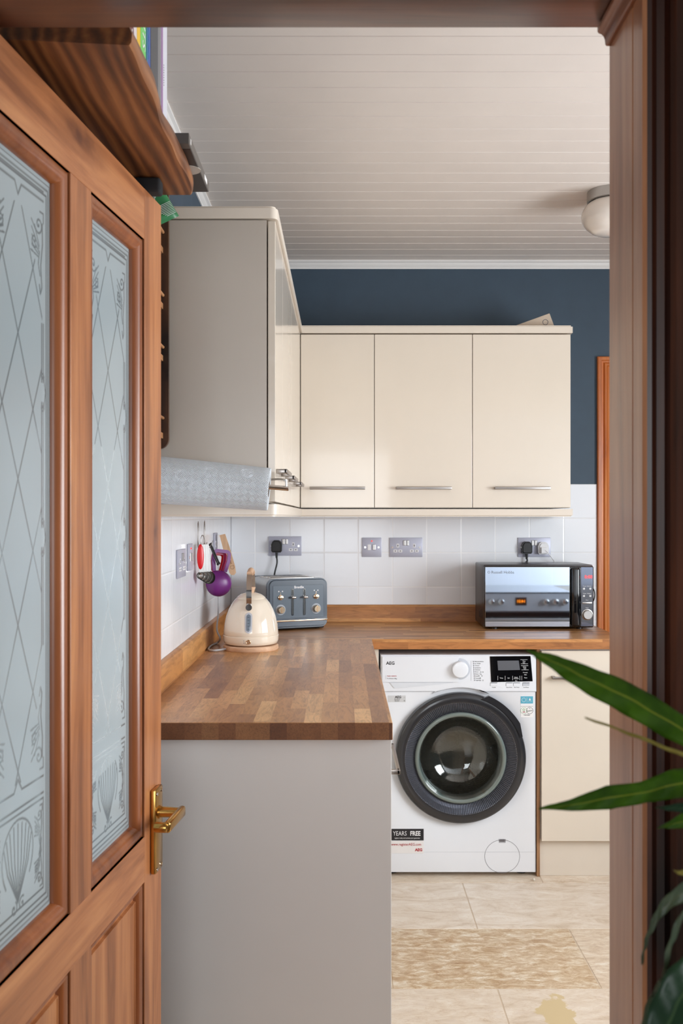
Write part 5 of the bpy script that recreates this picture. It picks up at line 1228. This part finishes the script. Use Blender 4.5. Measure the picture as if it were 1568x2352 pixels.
b = B(); t0_, t1_ = Vector((LX+0.026, HY2+0.004, E-0.098)), Vector((-0.440, CY-0.012, E-0.168))
d_ = (t1_-t0_).normalized(); sd = d_.cross(Vector((0.8, -0.6, 0))).normalized()
pth = [t0_-sd*0.0035, t1_-sd*0.0045, t1_+d_*0.004, t1_+sd*0.0045, t0_+sd*0.0035, t0_-d_*0.004]
b.tube([t0_-sd*0.003, t1_-sd*0.004], 0.0027, 8); b.tube([t0_+sd*0.003, t1_+sd*0.004], 0.0027, 8); b.cyl(t0_-sd*0.006, t0_+sd*0.006, 0.004, seg=12); b.cyl(t1_-sd*0.006, t1_+sd*0.006, 0.004, seg=12); tag(b.build('utensil_strap', M_['black'], smooth=60), 'black plastic strap hanging purple cups from the right hook', 'strap')
# beech toast tongs / spatula leaning in the corner on the wall
sp_ = thing('toast_tongs', (-0.464, 3.72, E-0.06), 0, 'pale wooden toast tongs with burnt lettering hanging on left wall near corner', 'tongs')
b = B(); pr1 = [(-0.012, 0.0), (0.013, 0.0), (0.018, -0.06), (0.021, -0.150), (0.018, -0.176), (0.008, -0.184), (-0.004, -0.181), (-0.010, -0.170)]
t = B(); t.prism(pr1, -0.002, 0.002, 'y'); Mq = Matrix.Translation((-0.463, 3.72, E-0.069)) @ Matrix.Scale(0.89, 4) @ Matrix.Rotation(math.radians(-14), 4, 'Y') @ Matrix.Rotation(math.radians(0), 4, 'Z')
t.xf(Mq); b.merge(t); b.build('tong_arm', M_['beech_z'], sp_, off=True)
b = B(); t = B(); t.text('Toast', 0.015, TY(0.007, -0.0024, -0.118, -PI/2)); t.tube([(0.008+0.008*math.cos(a), -0.0024, -0.150+0.007*math.sin(a)) for a in np.linspace(-PI, 0, 10)]+[(0.016, -0.0024, -0.142), (0.0, -0.0024, -0.142)], 0.0005, 4, True); t.xf(Mq); b.merge(t); b.build('burnt_lettering', plain('burnt', srgb(120, 80, 60), 0.7), sp_, off=True)
sp2 = B(); sp2.box(-0.481, -0.473, 3.70, 3.722, E-0.15, E-0.069, 0.003)
tag(sp2.build('white_scraper', M_['white'], smooth=40), 'white plastic scraper hanging on left wall beside wooden tongs', 'scraper')

# small pale pebble of food on the floor by the plinth
b = B(); t = bmesh.new(); bmesh.ops.create_icosphere(t, subdivisions=2, radius=0.006); rg2 = random.Random(2)
for v in t.verts: v.co *= 0.8+0.35*rg2.random(); 
b._merge(t, Matrix.Translation((0.728, 3.63, 0.0055))); tag(b.build('crumb', M_['stone_w'], smooth=60), 'tiny pale crumb on the stone floor before the washing machine', 'crumb')

# ------------------------------------------------------------------ cooker against the front wall (seen mirrored in the microwave door)
ck = thing('cooker', (1.16, 1.55, 0), 0, 'stainless steel cooker with knobs and amber clock, mirrored in microwave door', 'cooker')
cx0, cx1, cyf = 0.86, 1.46, 1.86
b = B(); b.box(cx0, cx1, 1.24, cyf-0.02, 0.05, 0.895, 0.003); b.build('body', M_['steel'], ck, off=True)
b = B(); b.box(cx0, cx1, 1.24, cyf, 0.896, 0.905, 0.002); b.build('hob', M_['blackgl'], ck, off=True)
b = B(); b.box(cx0, cx1, cyf-0.02, cyf, 0.785, 0.895, 0.003); cpn = b.build('control_panel', plain('cooker_steel', srgb(176, 178, 182), 0.4, 0.4), ck, off=True)
b = B(); b.box(cx0+0.003, cx1-0.003, cyf-0.02, cyf+0.004, 0.60, 0.78, 0.003); b.build('oven_door', M_['blackgl'], ck, off=True)
b = B(); b.box(cx0+0.003, cx1-0.003, cyf-0.02, cyf+0.004, 0.06, 0.595, 0.003); b.build('oven_door', M_['blackgl'], ck, off=True)
b = B(); b.cyl((cx0+0.03, cyf+0.045, 0.735), (cx1-0.03, cyf+0.045, 0.735), 0.011, seg=20)
for q in (cx0+0.09, cx1-0.09): b.cyl((q, cyf, 0.735), (q, cyf+0.045, 0.735), 0.009)
b.build('door_handle', M_['steel'], ck, smooth=40, off=True)
for kx_ in (0.94, 1.002, 1.285, 1.345, 1.405):
    b = B(); b.cyl((kx_, cyf, 0.845), (kx_, cyf+0.022, 0.845), 0.021, 0.018, seg=28, bev=0.003); b.box(kx_-0.004, kx_+0.004, cyf+0.020, cyf+0.030, 0.828, 0.862, 0.002); b.build('knob', M_['chrome'], cpn, smooth=40, off=ck.location)
b = B(); b.box(1.095, 1.165, cyf-0.001, cyf+0.002, 0.822, 0.872); cl = b.build('clock', M_['blackgl'], cpn, off=ck.location)
b = B(); b.text('14:01', 0.026, Matrix.Translation((1.13, cyf+0.0026, 0.847)) @ Matrix.Rotation(PI, 4, 'Z') @ FY, bold=0.0003); b.build('clock_digits', M_['led_or'], cl, off=ck.location)

# ------------------------------------------------------------------ house plant in the foreground
pl = thing('potted_palm', (0.50, 0.72, 0), 0, 'green long-leaved houseplant reaching in from the right foreground', 'plant')
b = B(); b.lathe([(0, 0.0), (0.10, 0.0), (0.105, 0.01), (0.13, 0.25), (0.135, 0.26), (0.125, 0.26), (0.118, 0.22), (0, 0.22)], 40); b.build('pot', M_['terracotta'], pl, smooth=40)
b = B(); b.lathe([(0.12, 0.225), (0.05, 0.232), (0, 0.23)], 24); b.build('soil', M_['soil'], pl, smooth=60)
def stemline(pts, r, mat): b = B(); b.tube(bez([Vector(p)-pl.location for p in pts], 8), r, 8, taper=lambda f: 1-0.5*f); return b.build('stem', mat, pl, smooth=60)
crown = (0.42, 0.74, 1.02)
stemline([(0.50, 0.72, 0.22), (0.49, 0.725, 0.5), (0.46, 0.735, 0.85), (0.44, 0.74, 1.08)], 0.009, M_['stem'])
stemline([(0.51, 0.70, 0.22), (0.50, 0.70, 0.5), (0.46, 0.70, 0.72), (0.40, 0.70, 0.80)], 0.008, M_['stem'])
stemline([(0.50, 0.74, 0.22), (0.52, 0.76, 0.6), (0.48, 0.76, 0.98), (0.44, 0.76, 1.12)], 0.008, M_['stem'])
def leaf(pts, mat, fold=0.25, wmul=1.0):
    # pts: (px, py, Y, halfwidth_m, roll) along the midrib from base to tip
    n = 12; C = bez([Vector(P(px, py, Y)) for px, py, Y, *_ in pts], 8); m = len(C)
    ws = [p[3] for p in pts]; rl = [p[4] if len(p) > 4 else 0 for p in pts]
    t = bmesh.new(); lay = t.verts.layers.float.new('across'); rows_ = []
    for i, p in enumerate(C):
        f = i/(m-1)*(len(pts)-1); k = min(int(f), len(pts)-2); fr = f-k
        hw = (ws[k]*(1-fr)+ws[k+1]*fr)*wmul; r_ = rl[k]*(1-fr)+rl[k+1]*fr
        tg = (C[min(i+1, m-1)]-C[max(i-1, 0)]).normalized(); view = Vector((0.15, -1, 0.25)).normalized()
        sd = tg.cross(view).normalized(); nm = sd.cross(tg).normalized()
        sd2 = sd*math.cos(r_)+nm*math.sin(r_); nm2 = sd2.cross(tg)
        row = []
        for j in range(-4, 5):
            a = j/4; v = t.verts.new(p+sd2*hw*a+nm2*(-abs(a)*hw*fold+0.0012*math.sin(i*0.9+a*3))); v[lay] = a; row.append(v)
        rows_.append(row)
    for A, D_ in zip(rows_, rows_[1:]):
        for k in range(8): t.faces.new((A[k], A[k+1], D_[k+1], D_[k]))
    bmesh.ops.recalc_face_normals(t, faces=t.faces)
    b = B(); b.bm.free(); b.bm = t
    bmesh.ops.translate(t, vec=-pl.location, verts=t.verts)
    o = b.build('leaf', mat, pl, smooth=80)
    md_ = o.modifiers.new('thickness', 'SOLIDIFY'); md_.thickness = 0.0006; return o
leaf([(1790, 1800, 0.80, 0.004), (1660, 1730, 0.79, 0.009), (1540, 1660, 0.78, 0.0125), (1440, 1602, 0.77, 0.0128), (1350, 1560, 0.76, 0.0105), (1275, 1522, 0.75, 0.006), (1208, 1493, 0.745, 0.0004)], M_['leaf'])
leaf([(1800, 1830, 0.83, 0.004), (1650, 1795, 0.82, 0.010), (1560, 1800, 0.80, 0.012), (1480, 1820, 0.79, 0.0085), (1400, 1832, 0.78, 0.0095), (1320, 1848, 0.77, 0.005), (1238, 1857, 0.765, 0.0004)], M_['leaf'])
leaf([(1760, 1790, 0.74, 0.0016), (1640, 1760, 0.74, 0.0016), (1540, 1722, 0.74, 0.0014), (1440, 1683, 0.735, 0.0010), (1343, 1648, 0.73, 0.0003)], M_['drystem'])
leaf([(1740, 1890, 0.76, 0.006), (1640, 1862, 0.76, 0.006), (1570, 1856, 0.755, 0.0040), (1507, 1855, 0.75, 0.0003)], M_['leafd'])
leaf([(1740, 1840, 0.80, 0.006), (1650, 1866, 0.80, 0.008), (1575, 1885, 0.79, 0.0062), (1511, 1902, 0.785, 0.0003)], M_['leaf'])
leaf([(1780, 2060, 0.78, 0.004), (1660, 2030, 0.78, 0.009), (1585, 2045, 0.775, 0.0075), (1530, 2080, 0.77, 0.0045), (1500, 2125, 0.765, 0.0022), (1482, 2170, 0.76, 0.0012), (1474, 2215, 0.757, 0.0004)], M_['leafg'])
leaf([(1700, 2010, 0.70, 0.0015), (1610, 2050, 0.70, 0.0018), (1560, 2120, 0.70, 0.0022), (1535, 2190, 0.70, 0.0018), (1520, 2260, 0.70, 0.0010), (1495, 2290, 0.70, 0.0003)], M_['leafg'])
leaf([(1720, 2200, 0.68, 0.006), (1640, 2215, 0.68, 0.014), (1580, 2270, 0.68, 0.0165), (1535, 2350, 0.68, 0.015), (1505, 2450, 0.68, 0.010), (1490, 2550, 0.68, 0.0006)], M_['leafd'])
leaf([(1690, 2190, 0.74, 0.003), (1590, 2215, 0.74, 0.0045), (1530, 2260, 0.74, 0.005), (1495, 2320, 0.74, 0.0045), (1475, 2390, 0.74, 0.003), (1465, 2450, 0.74, 0.0005)], M_['leafg'])
leaf([(1680, 1960, 0.72, 0.004), (1620, 1990, 0.72, 0.004), (1575, 2005, 0.72, 0.0022), (1548, 2000, 0.72, 0.0004)], M_['drystem'])
